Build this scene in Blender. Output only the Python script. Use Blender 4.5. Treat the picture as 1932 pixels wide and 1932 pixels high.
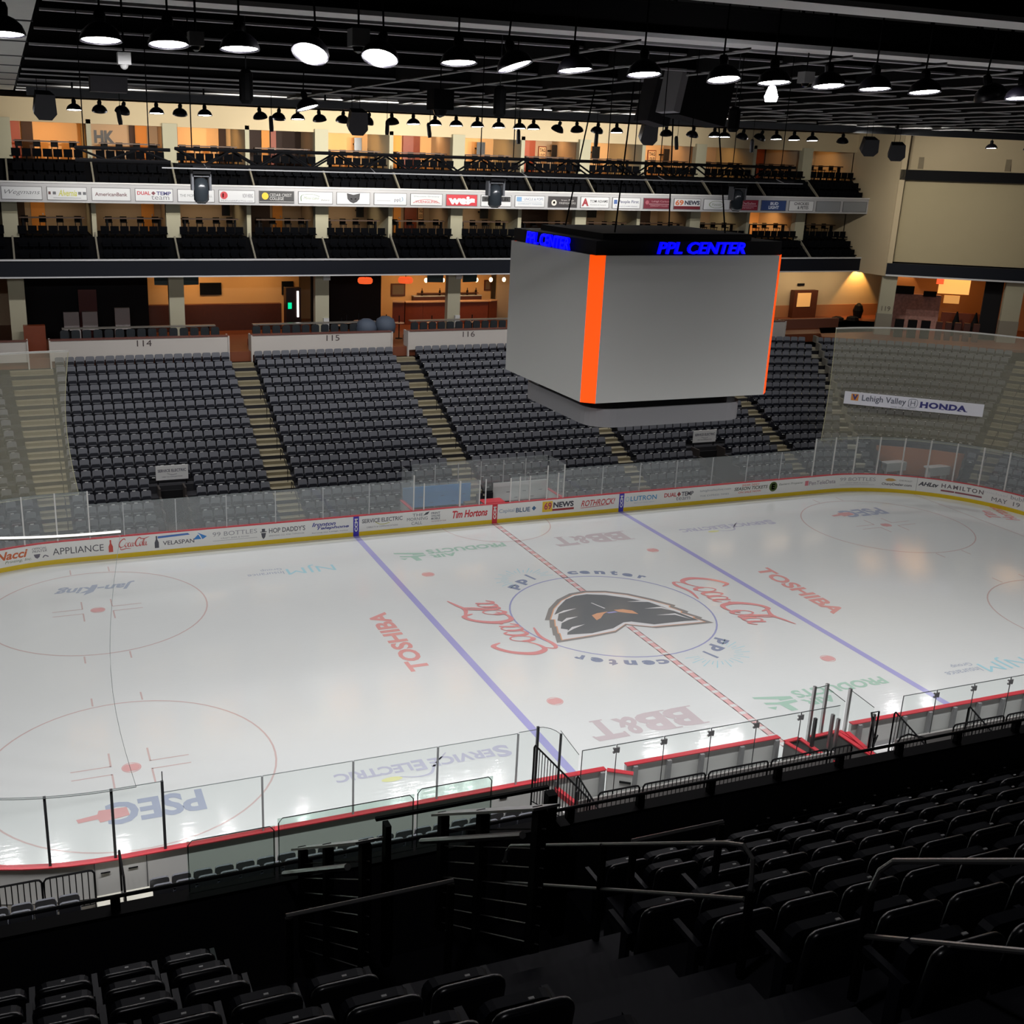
import bpy, math, random
from mathutils import Vector, Matrix
random.seed(7)
S = bpy.context.scene
for o in list(bpy.data.objects): bpy.data.objects.remove(o)
COL = S.collection
PI = math.pi
rad = math.radians

# ---------------- camera, world, exposure ----------------
cd = bpy.data.cameras.new('camera'); cam = bpy.data.objects.new('camera', cd); COL.objects.link(cam)
CAMP = (-23.3576, -38.996, 18.6629)
cam.location = CAMP; cam.rotation_euler = (1.2643, -0.0291, -0.3623)
cd.sensor_width = 36; cd.lens = 2090.4 / 1932 * 36
cd.shift_x = 0.0695; cd.shift_y = -0.0021; cd.clip_end = 400; cd.clip_start = 0.05
S.camera = cam
w = bpy.data.worlds.new('world'); S.world = w; w.use_nodes = True
w.node_tree.nodes['Background'].inputs[0].default_value = (0.5, 0.55, 0.7, 1)
w.node_tree.nodes['Background'].inputs[1].default_value = 0.004
S.view_settings.view_transform = 'Standard'; S.view_settings.look = 'None'
S.view_settings.exposure = 0.0; S.view_settings.gamma = 1
SPOT_W = 940.0      # each dome lamp's beam
LAMP_E = 42.0; CONE = 128       # glow of a lit dome
# area light maker, used for the unseen corner concourse lights
def area(name, loc, size, power, col=(1, 1, 1), rot=(0, 0, 0), sy=None, spread=None):
    l = bpy.data.lights.new(name, 'AREA'); l.energy = power; l.color = col; l.size = size
    if sy: l.shape = 'RECTANGLE'; l.size_y = sy
    if spread: l.spread = spread
    o = bpy.data.objects.new(name, l); o.location = loc; o.rotation_euler = rot; COL.objects.link(o); return o

# ---------------- materials ----------------
def lin(c):
    c = c / 255.0
    return c / 12.92 if c <= 0.04045 else ((c + 0.055) / 1.055) ** 2.4
def rgb(r, g, b): return (lin(r), lin(g), lin(b), 1)
MT = {}
def mat(name, col, rough=0.6, metal=0.0, emit=None, es=0.0, spec=0.5, noise=0.0, nscale=3.0, bump=0.0, bscale=20.0):
    if name in MT: return MT[name]
    m = bpy.data.materials.new(name); m.use_nodes = True; nt = m.node_tree; b = nt.nodes['Principled BSDF']
    b.inputs['Base Color'].default_value = col; b.inputs['Roughness'].default_value = rough
    b.inputs['Metallic'].default_value = metal; b.inputs['Specular IOR Level'].default_value = spec
    if emit: b.inputs['Emission Color'].default_value = emit; b.inputs['Emission Strength'].default_value = es
    if noise > 0 or bump > 0:
        tc = nt.nodes.new('ShaderNodeTexCoord')
    if noise > 0:
        n = nt.nodes.new('ShaderNodeTexNoise'); n.inputs['Scale'].default_value = nscale; n.inputs['Detail'].default_value = 4
        nt.links.new(tc.outputs['Object'], n.inputs['Vector'])
        mx = nt.nodes.new('ShaderNodeMix'); mx.data_type = 'RGBA'
        mx.inputs[6].default_value = tuple(c * (1 - noise) for c in col[:3]) + (1,)
        mx.inputs[7].default_value = tuple(min(1, c * (1 + noise)) for c in col[:3]) + (1,)
        nt.links.new(n.outputs['Fac'], mx.inputs[0]); nt.links.new(mx.outputs[2], b.inputs['Base Color'])
    if bump > 0:
        n2 = nt.nodes.new('ShaderNodeTexNoise'); n2.inputs['Scale'].default_value = bscale
        nt.links.new(tc.outputs['Object'], n2.inputs['Vector'])
        bp = nt.nodes.new('ShaderNodeBump'); bp.inputs['Strength'].default_value = bump; bp.inputs['Distance'].default_value = 0.05
        nt.links.new(n2.outputs['Fac'], bp.inputs['Height']); nt.links.new(bp.outputs['Normal'], b.inputs['Normal'])
    MT[name] = m; return m
def seethrough(name, trans, col, tint=(1, 1, 1, 1), gloss=0.04):
    m = bpy.data.materials.new(name); m.use_nodes = True; nt = m.node_tree
    for n in list(nt.nodes): nt.nodes.remove(n)
    out = nt.nodes.new('ShaderNodeOutputMaterial'); t = nt.nodes.new('ShaderNodeBsdfTransparent'); t.inputs[0].default_value = tint
    d = nt.nodes.new('ShaderNodeBsdfDiffuse'); d.inputs[0].default_value = col
    mx = nt.nodes.new('ShaderNodeMixShader'); mx.inputs[0].default_value = 1 - trans
    nt.links.new(t.outputs[0], mx.inputs[1]); nt.links.new(d.outputs[0], mx.inputs[2])
    last = mx
    if gloss > 0:
        g = nt.nodes.new('ShaderNodeBsdfGlossy'); g.inputs['Roughness'].default_value = 0.05
        m2 = nt.nodes.new('ShaderNodeMixShader'); m2.inputs[0].default_value = gloss
        nt.links.new(mx.outputs[0], m2.inputs[1]); nt.links.new(g.outputs[0], m2.inputs[2]); last = m2
    nt.links.new(last.outputs[0], out.inputs[0]); MT[name] = m; return m

ICE = mat('ice', (0.76, 0.785, 0.77, 1), rough=0.085, spec=0.45, noise=0.025, nscale=0.35)
def ice_detail():   # fine skate streaks roughen and ripple the sheet
    nt = ICE.node_tree; b = nt.nodes['Principled BSDF']
    tc = nt.nodes.new('ShaderNodeTexCoord'); mp = nt.nodes.new('ShaderNodeMapping'); mp.inputs['Scale'].default_value = (0.6, 5.0, 1)
    n = nt.nodes.new('ShaderNodeTexNoise'); n.inputs['Scale'].default_value = 1.6; n.inputs['Detail'].default_value = 3
    nt.links.new(tc.outputs['Object'], mp.inputs[0]); nt.links.new(mp.outputs[0], n.inputs['Vector'])
    bp = nt.nodes.new('ShaderNodeBump'); bp.inputs['Strength'].default_value = 0.10; bp.inputs['Distance'].default_value = 0.03
    nt.links.new(n.outputs['Fac'], bp.inputs['Height']); nt.links.new(bp.outputs['Normal'], b.inputs['Normal'])
ice_detail()
def paint(name, r, g, b):
    c = rgb(r, g, b); return mat('ice_' + name, tuple(min(.8, .82 * v * 1.5 + .18 * .7) for v in c[:3]) + (1,), rough=0.10, spec=0.45)  # pale share mixed in paints the reflective veil over the ice colours
P_BLUE = paint('blue', 137, 135, 186); P_RED = paint('red', 196, 148, 146); P_DOT = paint('dot', 190, 136, 134)
P_THIN = paint('thin', 176, 152, 148); P_TOSH = paint('toshiba', 204, 128, 122); P_COCA = paint('coca', 196, 118, 116)
P_GREEN = paint('green', 138, 172, 154); P_BBT = paint('bbt', 170, 158, 160); P_NAVY = paint('navy', 138, 146, 166)
P_SERV = paint('serv', 160, 160, 178); P_CYAN = paint('cyan', 140, 186, 196); P_SLATE = paint('slate', 140, 150, 166)
P_CIRC = paint('circ', 128, 132, 172); P_CTR = paint('center_word', 104, 116, 142); P_DGREY = paint('dgrey', 70, 74, 76); P_OGREY = paint('ogrey', 112, 108, 104)
P_ORG = paint('orange', 206, 140, 100); P_WHITE = paint('white', 214, 216, 214); P_YEL = paint('yellow', 196, 196, 130)
CONC = mat('concrete', rgb(88, 84, 76), rough=0.9, noise=0.12, nscale=1.2)
STEP = mat('step_concrete', rgb(126, 118, 94), rough=0.85, noise=0.15, nscale=2.0)
DARKC = mat('dark_concrete', rgb(30, 30, 34), rough=0.8, noise=0.15, nscale=1.5); DECKC = mat('deck_concrete', rgb(44, 44, 52), rough=0.75, noise=0.15, nscale=1.5)
BLACK = mat('black_paint', rgb(12, 12, 14), rough=0.7, spec=.15)
DEEP = mat('ceiling_black', rgb(6, 6, 7), rough=0.9)
STEEL = mat('grey_steel', rgb(150, 150, 150), rough=0.5, metal=0.0)
GREYS = mat('dark_grey_steel', rgb(78, 80, 84), rough=0.55)
CREAM = mat("cream_wall", rgb(198, 180, 146), rough=0.85, noise=0.04, nscale=0.6)
CREAM2 = mat('cream_column', rgb(176, 171, 146), rough=0.8)
WHITEW = mat('white_wall', rgb(196, 190, 182), rough=0.7)
WHITE = mat('white_plastic', rgb(222, 222, 220), rough=0.4)
WOOD = mat('dark_wood', rgb(88, 44, 26), rough=0.5, noise=0.2, nscale=4)
WOODR = mat('red_wood', rgb(120, 54, 26), rough=0.45, noise=0.15, nscale=5)
DRAPE = mat('black_drape', rgb(13, 13, 16), rough=0.95)
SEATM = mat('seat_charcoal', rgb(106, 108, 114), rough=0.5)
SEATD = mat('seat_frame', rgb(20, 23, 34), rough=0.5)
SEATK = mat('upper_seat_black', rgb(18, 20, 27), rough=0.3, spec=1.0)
TAG = mat('white_number_plate', rgb(235, 235, 232), rough=0.3)
NAVYF = mat('navy_fascia', rgb(22, 25, 33), rough=0.6, spec=.2)
GREYF = mat('grey_fascia', rgb(176, 176, 178), rough=0.5)
LIGHTF = mat('light_trim', rgb(205, 205, 205), rough=0.4)
BOARDW = mat('board_white', rgb(226, 226, 222), rough=0.3)
YELK = mat('kick_yellow', rgb(214, 184, 20), rough=0.35)
REDC = mat('cap_red', rgb(206, 60, 70), rough=0.35)
SCREEN = mat('led_screen_off', rgb(188, 189, 185), rough=0.55, spec=0.3)
ORLED = mat('orange_led', rgb(255, 60, 0), emit=(1.0, 0.075, 0.0, 1), es=1.05)
BLUELED = mat('blue_led', rgb(0, 0, 255), emit=(0.0, 0.0, 1.0, 1), es=1.1)
TVB = mat('tv_black', rgb(14, 16, 18), rough=0.2)
CHROME = mat('brushed_steel', rgb(190, 190, 190), rough=0.28, metal=0.85)
DOME = mat('lamp_dome_black', rgb(20, 18, 26), rough=0.35)
LAMPG = mat('lamp_glow', rgb(255, 252, 255), emit=(1.0, 0.97, 1.0, 1), es=LAMP_E)
LAMPOFF = mat('lamp_off', rgb(90, 90, 96), rough=0.3)
WARMG = mat('warm_lamp_glow', rgb(255, 210, 150), emit=(1.0, 0.72, 0.42, 1), es=7)
GLASS = seethrough('rink_glass', 0.87, (0.80, 0.84, 0.85, 1), (0.96, 0.98, 0.97, 1), 0.04)  # pale diffuse share puts a light haze into the far glass
GLASSN = seethrough('near_glass', 0.975, (0.5, 0.55, 0.53, 1), (0.97, 0.985, 0.98, 1), 0.012)
GLASSG = seethrough('green_glass', 0.90, (0.25, 0.33, 0.29, 1), (0.88, 0.96, 0.92, 1), 0.03)
EDGE = mat('glass_edge', rgb(120, 130, 128), rough=0.3)
EDGED = mat('glass_edge_dark', rgb(66, 74, 72), rough=0.3)
NET = seethrough("net_mesh", 0.72, (0.72, 0.70, 0.54, 1), (1, 1, 1, 1), 0)
NETN = seethrough('near_net_mesh', 0.97, (0.30, 0.29, 0.24, 1), (1, 1, 1, 1), 0)
def ink(r, g, b): return mat('ink_%d_%d_%d' % (r, g, b), rgb(r, g, b), rough=0.45)

# ---------------- mesh builder ----------------
class MB:
    def __init__(s): s.v = []; s.f = []; s.m = []
    def add(s, vs, fs, mi=0):
        o = len(s.v); s.v += [tuple(x) for x in vs]; s.f += [tuple(i + o for i in f) for f in fs]; s.m += [mi] * len(fs); return s
    def box(s, x0, x1, y0, y1, z0, z1, mi=0, M=None):
        vs = [Vector((x, y, z)) for x in (x0, x1) for y in (y0, y1) for z in (z0, z1)]
        if M: vs = [M @ v for v in vs]
        return s.add(vs, [(0, 1, 3, 2), (4, 6, 7, 5), (0, 4, 5, 1), (2, 3, 7, 6), (0, 2, 6, 4), (1, 5, 7, 3)], mi)
    def hexa(s, a, mi=0):   # eight corners: four bottom then four top
        return s.add(a, [(3, 2, 1, 0), (4, 5, 6, 7), (0, 1, 5, 4), (1, 2, 6, 5), (2, 3, 7, 6), (3, 0, 4, 7)], mi)
    def tube(s, path, r, n=6, mi=0, cap=True):
        P = [Vector(p) for p in path]; rings = []
        up = Vector((0, 0, 1))
        for i, p in enumerate(P):
            t = (P[min(i + 1, len(P) - 1)] - P[max(i - 1, 0)])
            if t.length < 1e-9: t = Vector((0, 0, 1))
            t.normalize()
            a = t.cross(up)
            if a.length < 1e-3: a = t.cross(Vector((1, 0, 0)))
            a.normalize(); b = t.cross(a)
            rr = r[i] if isinstance(r, (list, tuple)) else r
            rings.append([p + (a * math.cos(2 * PI * k / n) + b * math.sin(2 * PI * k / n)) * rr for k in range(n)])
        vs = [v for R in rings for v in R]; fs = []
        for i in range(len(P) - 1):
            for k in range(n):
                fs.append((i * n + k, i * n + (k + 1) % n, (i + 1) * n + (k + 1) % n, (i + 1) * n + k))
        if cap: fs.append(tuple(range(n - 1, -1, -1))); fs.append(tuple((len(P) - 1) * n + k for k in range(n)))
        return s.add(vs, fs, mi)
    def lathe(s, prof, n=16, c=(0, 0, 0), mi=0, M=None, cap=False):
        vs = []
        for r, z in prof:
            for k in range(n):
                v = Vector((r * math.cos(2 * PI * k / n), r * math.sin(2 * PI * k / n), z))
                if M: v = M @ v
                vs.append(v + Vector(c))
        fs = [(i * n + k, i * n + (k + 1) % n, (i + 1) * n + (k + 1) % n, (i + 1) * n + k) for i in range(len(prof) - 1) for k in range(n)]
        if cap: fs.append(tuple(range(n - 1, -1, -1))); fs.append(tuple((len(prof) - 1) * n + k for k in range(n)))
        return s.add(vs, fs, mi)
    def prism(s, poly, ax, a, b, mi=0):   # polygon extruded along axis ax from a to b
        def P(u, v, t): return {'x': (t, u, v), 'y': (u, t, v), 'z': (u, v, t)}[ax]
        n = len(poly)
        return s.add([P(u, v, a) for u, v in poly] + [P(u, v, b) for u, v in poly],
                     [tuple(range(n - 1, -1, -1)), tuple(range(n, 2 * n))] + [(k, (k + 1) % n, n + (k + 1) % n, n + k) for k in range(n)], mi)
    def build(s, name, mats, parent=None, label=None, cat=None, group=None, kind=None, smooth=False, org=None):
        if not isinstance(mats, (list, tuple)): mats = [mats]
        if parent is not None: o3 = Vector(parent['org'])
        elif org is not None: o3 = Vector(org)
        else:
            xs = [v[0] for v in s.v]; ys = [v[1] for v in s.v]; zs = [v[2] for v in s.v]
            o3 = Vector(((min(xs) + max(xs)) / 2, (min(ys) + max(ys)) / 2, min(zs)))
        me = bpy.data.meshes.new(name); me.from_pydata([tuple(Vector(v) - o3) for v in s.v], [], s.f)
        for m in mats: me.materials.append(m)
        for p, mi in zip(me.polygons, s.m): p.material_index = mi; p.use_smooth = smooth
        me.update()
        o = bpy.data.objects.new(name, me); COL.objects.link(o)
        if parent is not None:
            o.parent = parent; o['org'] = tuple(o3)
        else:
            o.location = o3; o['org'] = tuple(o3)
        tag(o, label, cat, group, kind); return o
def tag(o, label=None, cat=None, group=None, kind=None):
    if label: o['label'] = label
    if cat: o['category'] = cat
    if group: o['group'] = group
    if kind: o['kind'] = kind
    return o
def thing(name, loc, label, cat, group=None):
    o = bpy.data.objects.new(name, None); COL.objects.link(o); o.location = loc; o['org'] = tuple(loc); o.empty_display_size = 0.2
    return tag(o, label, cat, group)
def dup(root, loc, rz=None, label=None, group=None):
    r = root.copy(); COL.objects.link(r); r.location = loc
    if rz is not None: r.rotation_euler = (0, 0, rz)
    if label: r['label'] = label
    if group: r['group'] = group
    for ch in list(root.children):
        c = ch.copy(); COL.objects.link(c); c.parent = r
        for g in ch.children:
            d = g.copy(); COL.objects.link(d); d.parent = c
    return r
def struct(b, name, m, **k): return b.build(name, m, kind='structure', **k)
ORD = ['first', 'second', 'third', 'fourth', 'fifth', 'sixth', 'seventh', 'eighth', 'ninth', 'tenth', 'eleventh', 'twelfth', 'thirteenth',
       'fourteenth', 'fifteenth', 'sixteenth', 'seventeenth', 'eighteenth', 'nineteenth', 'twentieth', 'twenty-first', 'twenty-second',
       'twenty-third', 'twenty-fourth', 'twenty-fifth', 'twenty-sixth', 'twenty-seventh', 'twenty-eighth', 'twenty-ninth', 'thirtieth',
       'thirty-first', 'thirty-second', 'thirty-third', 'thirty-fourth', 'thirty-fifth', 'thirty-sixth', 'thirty-seventh', 'thirty-eighth', 'thirty-ninth', 'fortieth']

# ---------------- lettering ----------------
_tc = {}
def glyphs(txt, bold=0.0, shear=0.0, space=1.0):
    k = (txt, bold, shear, space)
    if k in _tc: return _tc[k]
    c = bpy.data.curves.new('t', 'FONT'); c.body = txt; c.size = 1; c.offset = bold; c.shear = shear; c.space_character = space; c.resolution_u = 3
    o = bpy.data.objects.new('t', c); COL.objects.link(o)
    dg = bpy.context.evaluated_depsgraph_get(); dg.update()
    me = bpy.data.meshes.new_from_object(o.evaluated_get(dg))
    vs = [(v.co.x, v.co.y) for v in me.vertices]; fs = [tuple(p.vertices) for p in me.polygons]
    bpy.data.objects.remove(o); bpy.data.meshes.remove(me)
    if not vs: vs = [(0, 0), (1, 1)]; fs = []
    x0 = min(v[0] for v in vs); x1 = max(v[0] for v in vs); y0 = min(v[1] for v in vs); y1 = max(v[1] for v in vs)
    _tc[k] = ([((x - x0) / (x1 - x0), (y - y0) / (y1 - y0)) for x, y in vs], fs); return _tc[k]
def letter(mb, txt, mapf, u0, u1, v0, v1, mi=0, bold=0.0, shear=0.0, space=1.0):
    vs, fs = glyphs(txt, bold, shear, space)
    mb.add([mapf(u0 + u * (u1 - u0), v0 + v * (v1 - v0)) for u, v in vs], fs, mi)
def quadm(mb, mapf, u0, u1, v0, v1, mi=0, n=1):
    for i in range(n):
        a = u0 + (u1 - u0) * i / n; b = u0 + (u1 - u0) * (i + 1) / n
        mb.add([mapf(a, v0), mapf(b, v0), mapf(b, v1), mapf(a, v1)], [(0, 1, 2, 3)], mi)
def polym(mb, mapf, pts, mi=0): mb.add([mapf(u, v) for u, v in pts], [tuple(range(len(pts)))], mi)
def stroke(mb, mapf, pts, wd, mi=0, steps=5):   # smooth ribbon through points
    P = [Vector((p[0], p[1])) for p in pts]; W = wd if isinstance(wd, list) else [wd] * len(P)
    Q = []; WW = []
    for i in range(len(P) - 1):
        p0 = P[max(i - 1, 0)]; p1 = P[i]; p2 = P[i + 1]; p3 = P[min(i + 2, len(P) - 1)]
        for k in range(steps):
            t = k / steps
            Q.append(0.5 * ((2 * p1) + (p2 - p0) * t + (2 * p0 - 5 * p1 + 4 * p2 - p3) * t * t + (3 * p1 - p0 - 3 * p2 + p3) * t ** 3))
            WW.append(W[i] * (1 - t) + W[i + 1] * t)
    Q.append(P[-1]); WW.append(W[-1]); L = []; R = []
    for i, q in enumerate(Q):
        d = Q[min(i + 1, len(Q) - 1)] - Q[max(i - 1, 0)]
        if d.length < 1e-9: d = Vector((1, 0))
        d.normalize(); n = Vector((-d.y, d.x)) * WW[i] / 2
        L.append(mapf(*(q + n))); R.append(mapf(*(q - n)))
    n = len(Q); mb.add(L + R, [(i, i + 1, n + i + 1, n + i) for i in range(n - 1)], mi)
def circle_pts(cx, cy, rx, ry, a0=0, a1=360, n=20): return [(cx + rx * math.cos(rad(a0 + (a1 - a0) * i / n)), cy + ry * math.sin(rad(a0 + (a1 - a0) * i / n))) for i in range(n + 1)]
stroke_ = stroke
def coca(mb, mapf, u0, u1, v0, v1, mi=0, up=(0, 0, 1)):   # flowing script wordmark
    _n = [0]
    def stroke(mb, mapf, pts, wd, mi=0, steps=5):
        i0 = len(mb.v); stroke_(mb, mapf, pts, wd, mi, steps); _n[0] += 1
        for i in range(i0, len(mb.v)): f = .0012 * _n[0] + .0001 * (i - i0); v = mb.v[i]; mb.v[i] = (v[0] + up[0] * f, v[1] + up[1] * f, v[2] + up[2] * f)
    def F(x, y): x = x + 0.22 * y; return mapf(u0 + (u1 - u0) * x / 10.4, v0 + (v1 - v0) * (y + 0.9) / 4.0)
    w = 0.36
    stroke(mb, F, [(2.2, 2.3), (1.6, 2.9), (0.6, 2.2), (0.2, 1.0), (0.7, 0.1), (1.5, 0.1), (2.3, 0.7)], [.1, w, .4, .5, w, .2, .1], mi)
    stroke(mb, F, [(1.2, 0.1), (0.9, -0.6), (1.6, -0.8), (3.0, -0.5), (4.6, -0.7)], [.1, .2, .3, .25, .1], mi)
    stroke(mb, F, circle_pts(2.75, 0.75, 0.45, 0.7, 90, 460), [.12] * 5 + [.32] * 6 + [.12] * 10, mi, 2)
    stroke(mb, F, [(4.0, 1.2), (3.7, 1.45), (3.35, 0.9), (3.5, 0.2), (3.9, 0.1), (4.2, 0.4)], [.1, .2, .34, .3, .2, .1], mi)
    stroke(mb, F, circle_pts(4.6, 0.7, 0.4, 0.65, 60, 420), [.12] * 5 + [.32] * 6 + [.12] * 10, mi, 2)
    stroke(mb, F, [(5.05, 1.35), (4.95, 0.5), (5.2, 0.1), (5.5, 0.5)], [.2, .32, .2, .1], mi)
    stroke(mb, F, [(5.45, 1.0), (5.75, 1.15), (5.95, 1.3)], .26, mi)
    stroke(mb, F, [(7.6, 2.2), (7.1, 2.9), (6.3, 2.5), (5.8, 1.3), (6.2, 0.2), (7.1, 0.1), (7.8, 0.6)], [.1, w, .36, .5, w, .2, .1], mi)
    stroke(mb, F, [(7.0, 2.9), (8.4, 2.4), (9.4, 2.7), (10.3, 3.0)], [.12, .3, .24, .08], mi)
    stroke(mb, F, circle_pts(7.75, 0.75, 0.42, 0.7, 90, 460), [.12] * 5 + [.32] * 6 + [.12] * 10, mi, 2)
    stroke(mb, F, [(8.2, 0.5), (8.7, 1.6), (8.75, 2.4), (8.5, 2.3), (8.35, 1.2), (8.45, 0.2), (8.8, 0.2)], [.1, .14, .2, .2, .32, .3, .1], mi)
    stroke(mb, F, circle_pts(9.15, 0.7, 0.38, 0.62, 60, 420), [.12] * 5 + [.32] * 6 + [.12] * 10, mi, 2)
    stroke(mb, F, [(9.6, 1.35), (9.5, 0.5), (9.75, 0.1), (10.1, 0.5)], [.2, .32, .2, .1], mi)

# ---------------- rink outline ----------------
HX, HY, CR = 21.95, 12.954, 8.534
CYc = HY - CR
L1s = HX; L2s = L1s + CR * PI / 2; L3s = L2s + 2 * CYc; L4s = L3s + CR * PI / 2; L5s = L4s + HX
def ring(s, off=0.0):     # point on the outline, s = 0 at far centre, growing clockwise to the right
    sg = 1 if s >= 0 else -1; a = abs(s)
    if a <= L1s: x, y, nx, ny = a, HY, 0, 1
    elif a <= L2s:
        t = (a - L1s) / CR; nx, ny = math.sin(t), math.cos(t); x, y = HX + CR * nx, CYc + CR * ny
    elif a <= L3s: x, y, nx, ny = HX + CR, CYc - (a - L2s), 1, 0
    elif a <= L4s:
        t = (a - L3s) / CR; nx, ny = math.cos(t), -math.sin(t); x, y = HX + CR * nx, -CYc + CR * ny
    else: x, y, nx, ny = HX - (a - L4s), -HY, 0, -1
    return sg * (x + nx * off), y + ny * off
def near_s(x): return (L5s - x) if x >= 0 else -(L5s + x)
def stations(s0, s1, step=0.6):
    out = [s0]; cuts = [v for v in (-L4s, -L3s, -L2s, -L1s, L1s, L2s, L3s, L4s) if s0 < v < s1] + [s1]
    for c in cuts:
        a = out[-1]; mid = (a + c) / 2; am = abs(mid)
        curved = (L1s < am < L2s) or (L3s < am < L4s)
        n = max(1, int(math.ceil((c - a) / step))) if curved else 1
        out += [a + (c - a) * i / n for i in range(1, n + 1)]
    return out
def sweep(mb, prof, s0, s1, mi=0, step=0.6, cap=True):   # closed profile [(off, z)] swept along the outline
    st = stations(s0, s1, step); n = len(prof); vs = []
    for s in st:
        for off, z in prof:
            x, y = ring(s, off); vs.append((x, y, z))
    fs = [(i * n + k, i * n + (k + 1) % n, (i + 1) * n + (k + 1) % n, (i + 1) * n + k) for i in range(len(st) - 1) for k in range(n)]
    if cap: fs.append(tuple(range(n - 1, -1, -1))); fs.append(tuple((len(st) - 1) * n + k for k in range(n)))
    mb.add(vs, fs, mi)
def rect(o0, o1, z0, z1): return [(o0, z0), (o1, z0), (o1, z1), (o0, z1)]

# ================= STRUCTURE: ground, ice =================
b = MB(); b.box(-60, 75, -60, 60, -0.4, -0.03); struct(b, 'floor', CONC)
ice = MB()
st = []
s_ = -L5s
pts = [ring(s) for s in stations(-L5s, L5s, 0.7)]
pts = pts[:-1]
n = len(pts)
ice.add([(x, y, 0.0) for x, y in pts] + [(x, y, -0.03) for x, y in pts], [tuple(range(n - 1, -1, -1)), tuple(range(n, 2 * n))] + [(k, (k + 1) % n, n + (k + 1) % n, n + k) for k in range(n)])
ICEO = ice.build('ice_sheet', ICE, label='white hockey ice sheet with blue and red lines under the scoreboard', cat='ice rink', org=(0, 0, 0))
if ICEO.data.polygons[0].normal.z < 0: ICEO.data.flip_normals()
def ip(z=0.004): return lambda u, v: (u, v, z)
ZI = 0.004
def ipart(name, m, fn, label=None, z=ZI):
    b = MB(); fn(b, ip(z)); b.build(name, m, parent=ICEO, label=label)
def F(b, mp):
    for sg in (-1, 1): pass
for x, lab in ((-7.77, 'blue line on the left'), (7.77, 'blue line on the right')):
    ipart('blue_line', P_BLUE, lambda b, mp: quadm(b, mp, x - .152, x + .152, -HY, HY), lab)
def cl(b, mp):
    yy = -HY
    while yy < HY:
        if not (-1.2 < yy < 2.35): quadm(b, mp, -.152, .152, yy, min(yy + .40, HY))
        yy += .58
    quadm(b, mp, -.152, -.12, -HY, -1.35); quadm(b, mp, .12, .152, -HY, -1.35); quadm(b, mp, -.152, -.12, 2.5, HY); quadm(b, mp, .12, .152, 2.5, HY)
ipart('center_line', P_RED, cl, 'checkered red centre line')
for x in (-27.13, 27.13): ipart('goal_line', P_THIN, lambda b, mp: quadm(b, mp, x - .025, x + .025, -11.6, 11.6), 'thin red goal line')
def ringm(b, mp, cx, cy, r, w, a0=0, a1=360, n=64):
    for i in range(n):
        a = rad(a0 + (a1 - a0) * i / n); c = rad(a0 + (a1 - a0) * (i + 1) / n)
        b.add([mp(cx + (r - w) * math.cos(a), cy + (r - w) * math.sin(a)), mp(cx + r * math.cos(a), cy + r * math.sin(a)),
               mp(cx + r * math.cos(c), cy + r * math.sin(c)), mp(cx + (r - w) * math.cos(c), cy + (r - w) * math.sin(c))], [(0, 1, 2, 3)])
ipart('faceoff_circle', P_CIRC, lambda b, mp: ringm(b, mp, 0, 0, 4.50, .075), 'thin blue centre circle')
ipart('referee_crease', P_THIN, lambda b, mp: ringm(b, mp, 0, HY, 3.05, .05, 180, 360, 40))
for cx in (-21.03, 21.03):
    for cy in (-6.706, 6.706):
        def fc(b, mp):
            ringm(b, mp, cx, cy, 4.572, .06)
            for sx in (-1, 1):
                for sy in (-1, 1):
                    quadm(b, mp, cx + sx * .85 - .03, cx + sx * .85 + .03, cy + sy * 4.57, cy + sy * 5.2)
                    xa, xb = sorted((cx + sx * .61, cx + sx * 1.83)); ya, yb = sorted((cy + sy * .23, cy + sy * .28))
                    quadm(b, mp, xa, xb, ya, yb)
                    xa, xb = sorted((cx + sx * .58, cx + sx * .64)); ya, yb = sorted((cy + sy * .23, cy + sy * 1.1))
                    quadm(b, mp, xa, xb, ya, yb)
        ipart('faceoff_circle', P_THIN, fc)
        def fd(b, mp):
            ringm(b, mp, cx, cy, .305, .03, n=28); b.add([mp(cx + .27 * math.cos(t), cy + .25 * math.sin(t)) for t in [rad(a) for a in list(range(-60, 61, 15)) + list(range(120, 241, 15))]], [tuple(range(18))])
        ipart('faceoff_dot', P_DOT, fd)
for cx in (-6.096, 6.096):
    for cy in (-6.706, 6.706):
        ipart('faceoff_dot', P_DOT, lambda b, mp: (ringm(b, mp, cx, cy, .305, .03, n=28), b.add([mp(cx + .27 * math.cos(t), cy + .25 * math.sin(t)) for t in [rad(a) for a in list(range(-60, 61, 15)) + list(range(120, 241, 15))]], [tuple(range(18))])))
def rotp(cx, cy, ang, z=ZI + .002):   # (u right, v up) centred at cx, cy
    c, s = math.cos(ang), math.sin(ang)
    return lambda u, v: (cx + u * c - v * s, cy + u * s + v * c, z)
def itext(txt, m, cx, cy, w, h, ang=PI, bold=0.02, shear=0, label=None, name='ice_lettering', space=1.0):
    b = MB(); letter(b, txt, rotp(cx, cy, ang), -w / 2, w / 2, -h / 2, h / 2, 0, bold, shear, space); b.build(name, m, parent=ICEO, label=label)
itext('TOSHIBA', P_TOSH, -9.87, .05, 5.85, .86, PI / 2, .035, label='red capital lettering beside the left blue line')
itext('TOSHIBA', P_TOSH, 9.87, -.05, 5.85, .86, -PI / 2, .035, label='red capital lettering beside the right blue line')
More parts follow.
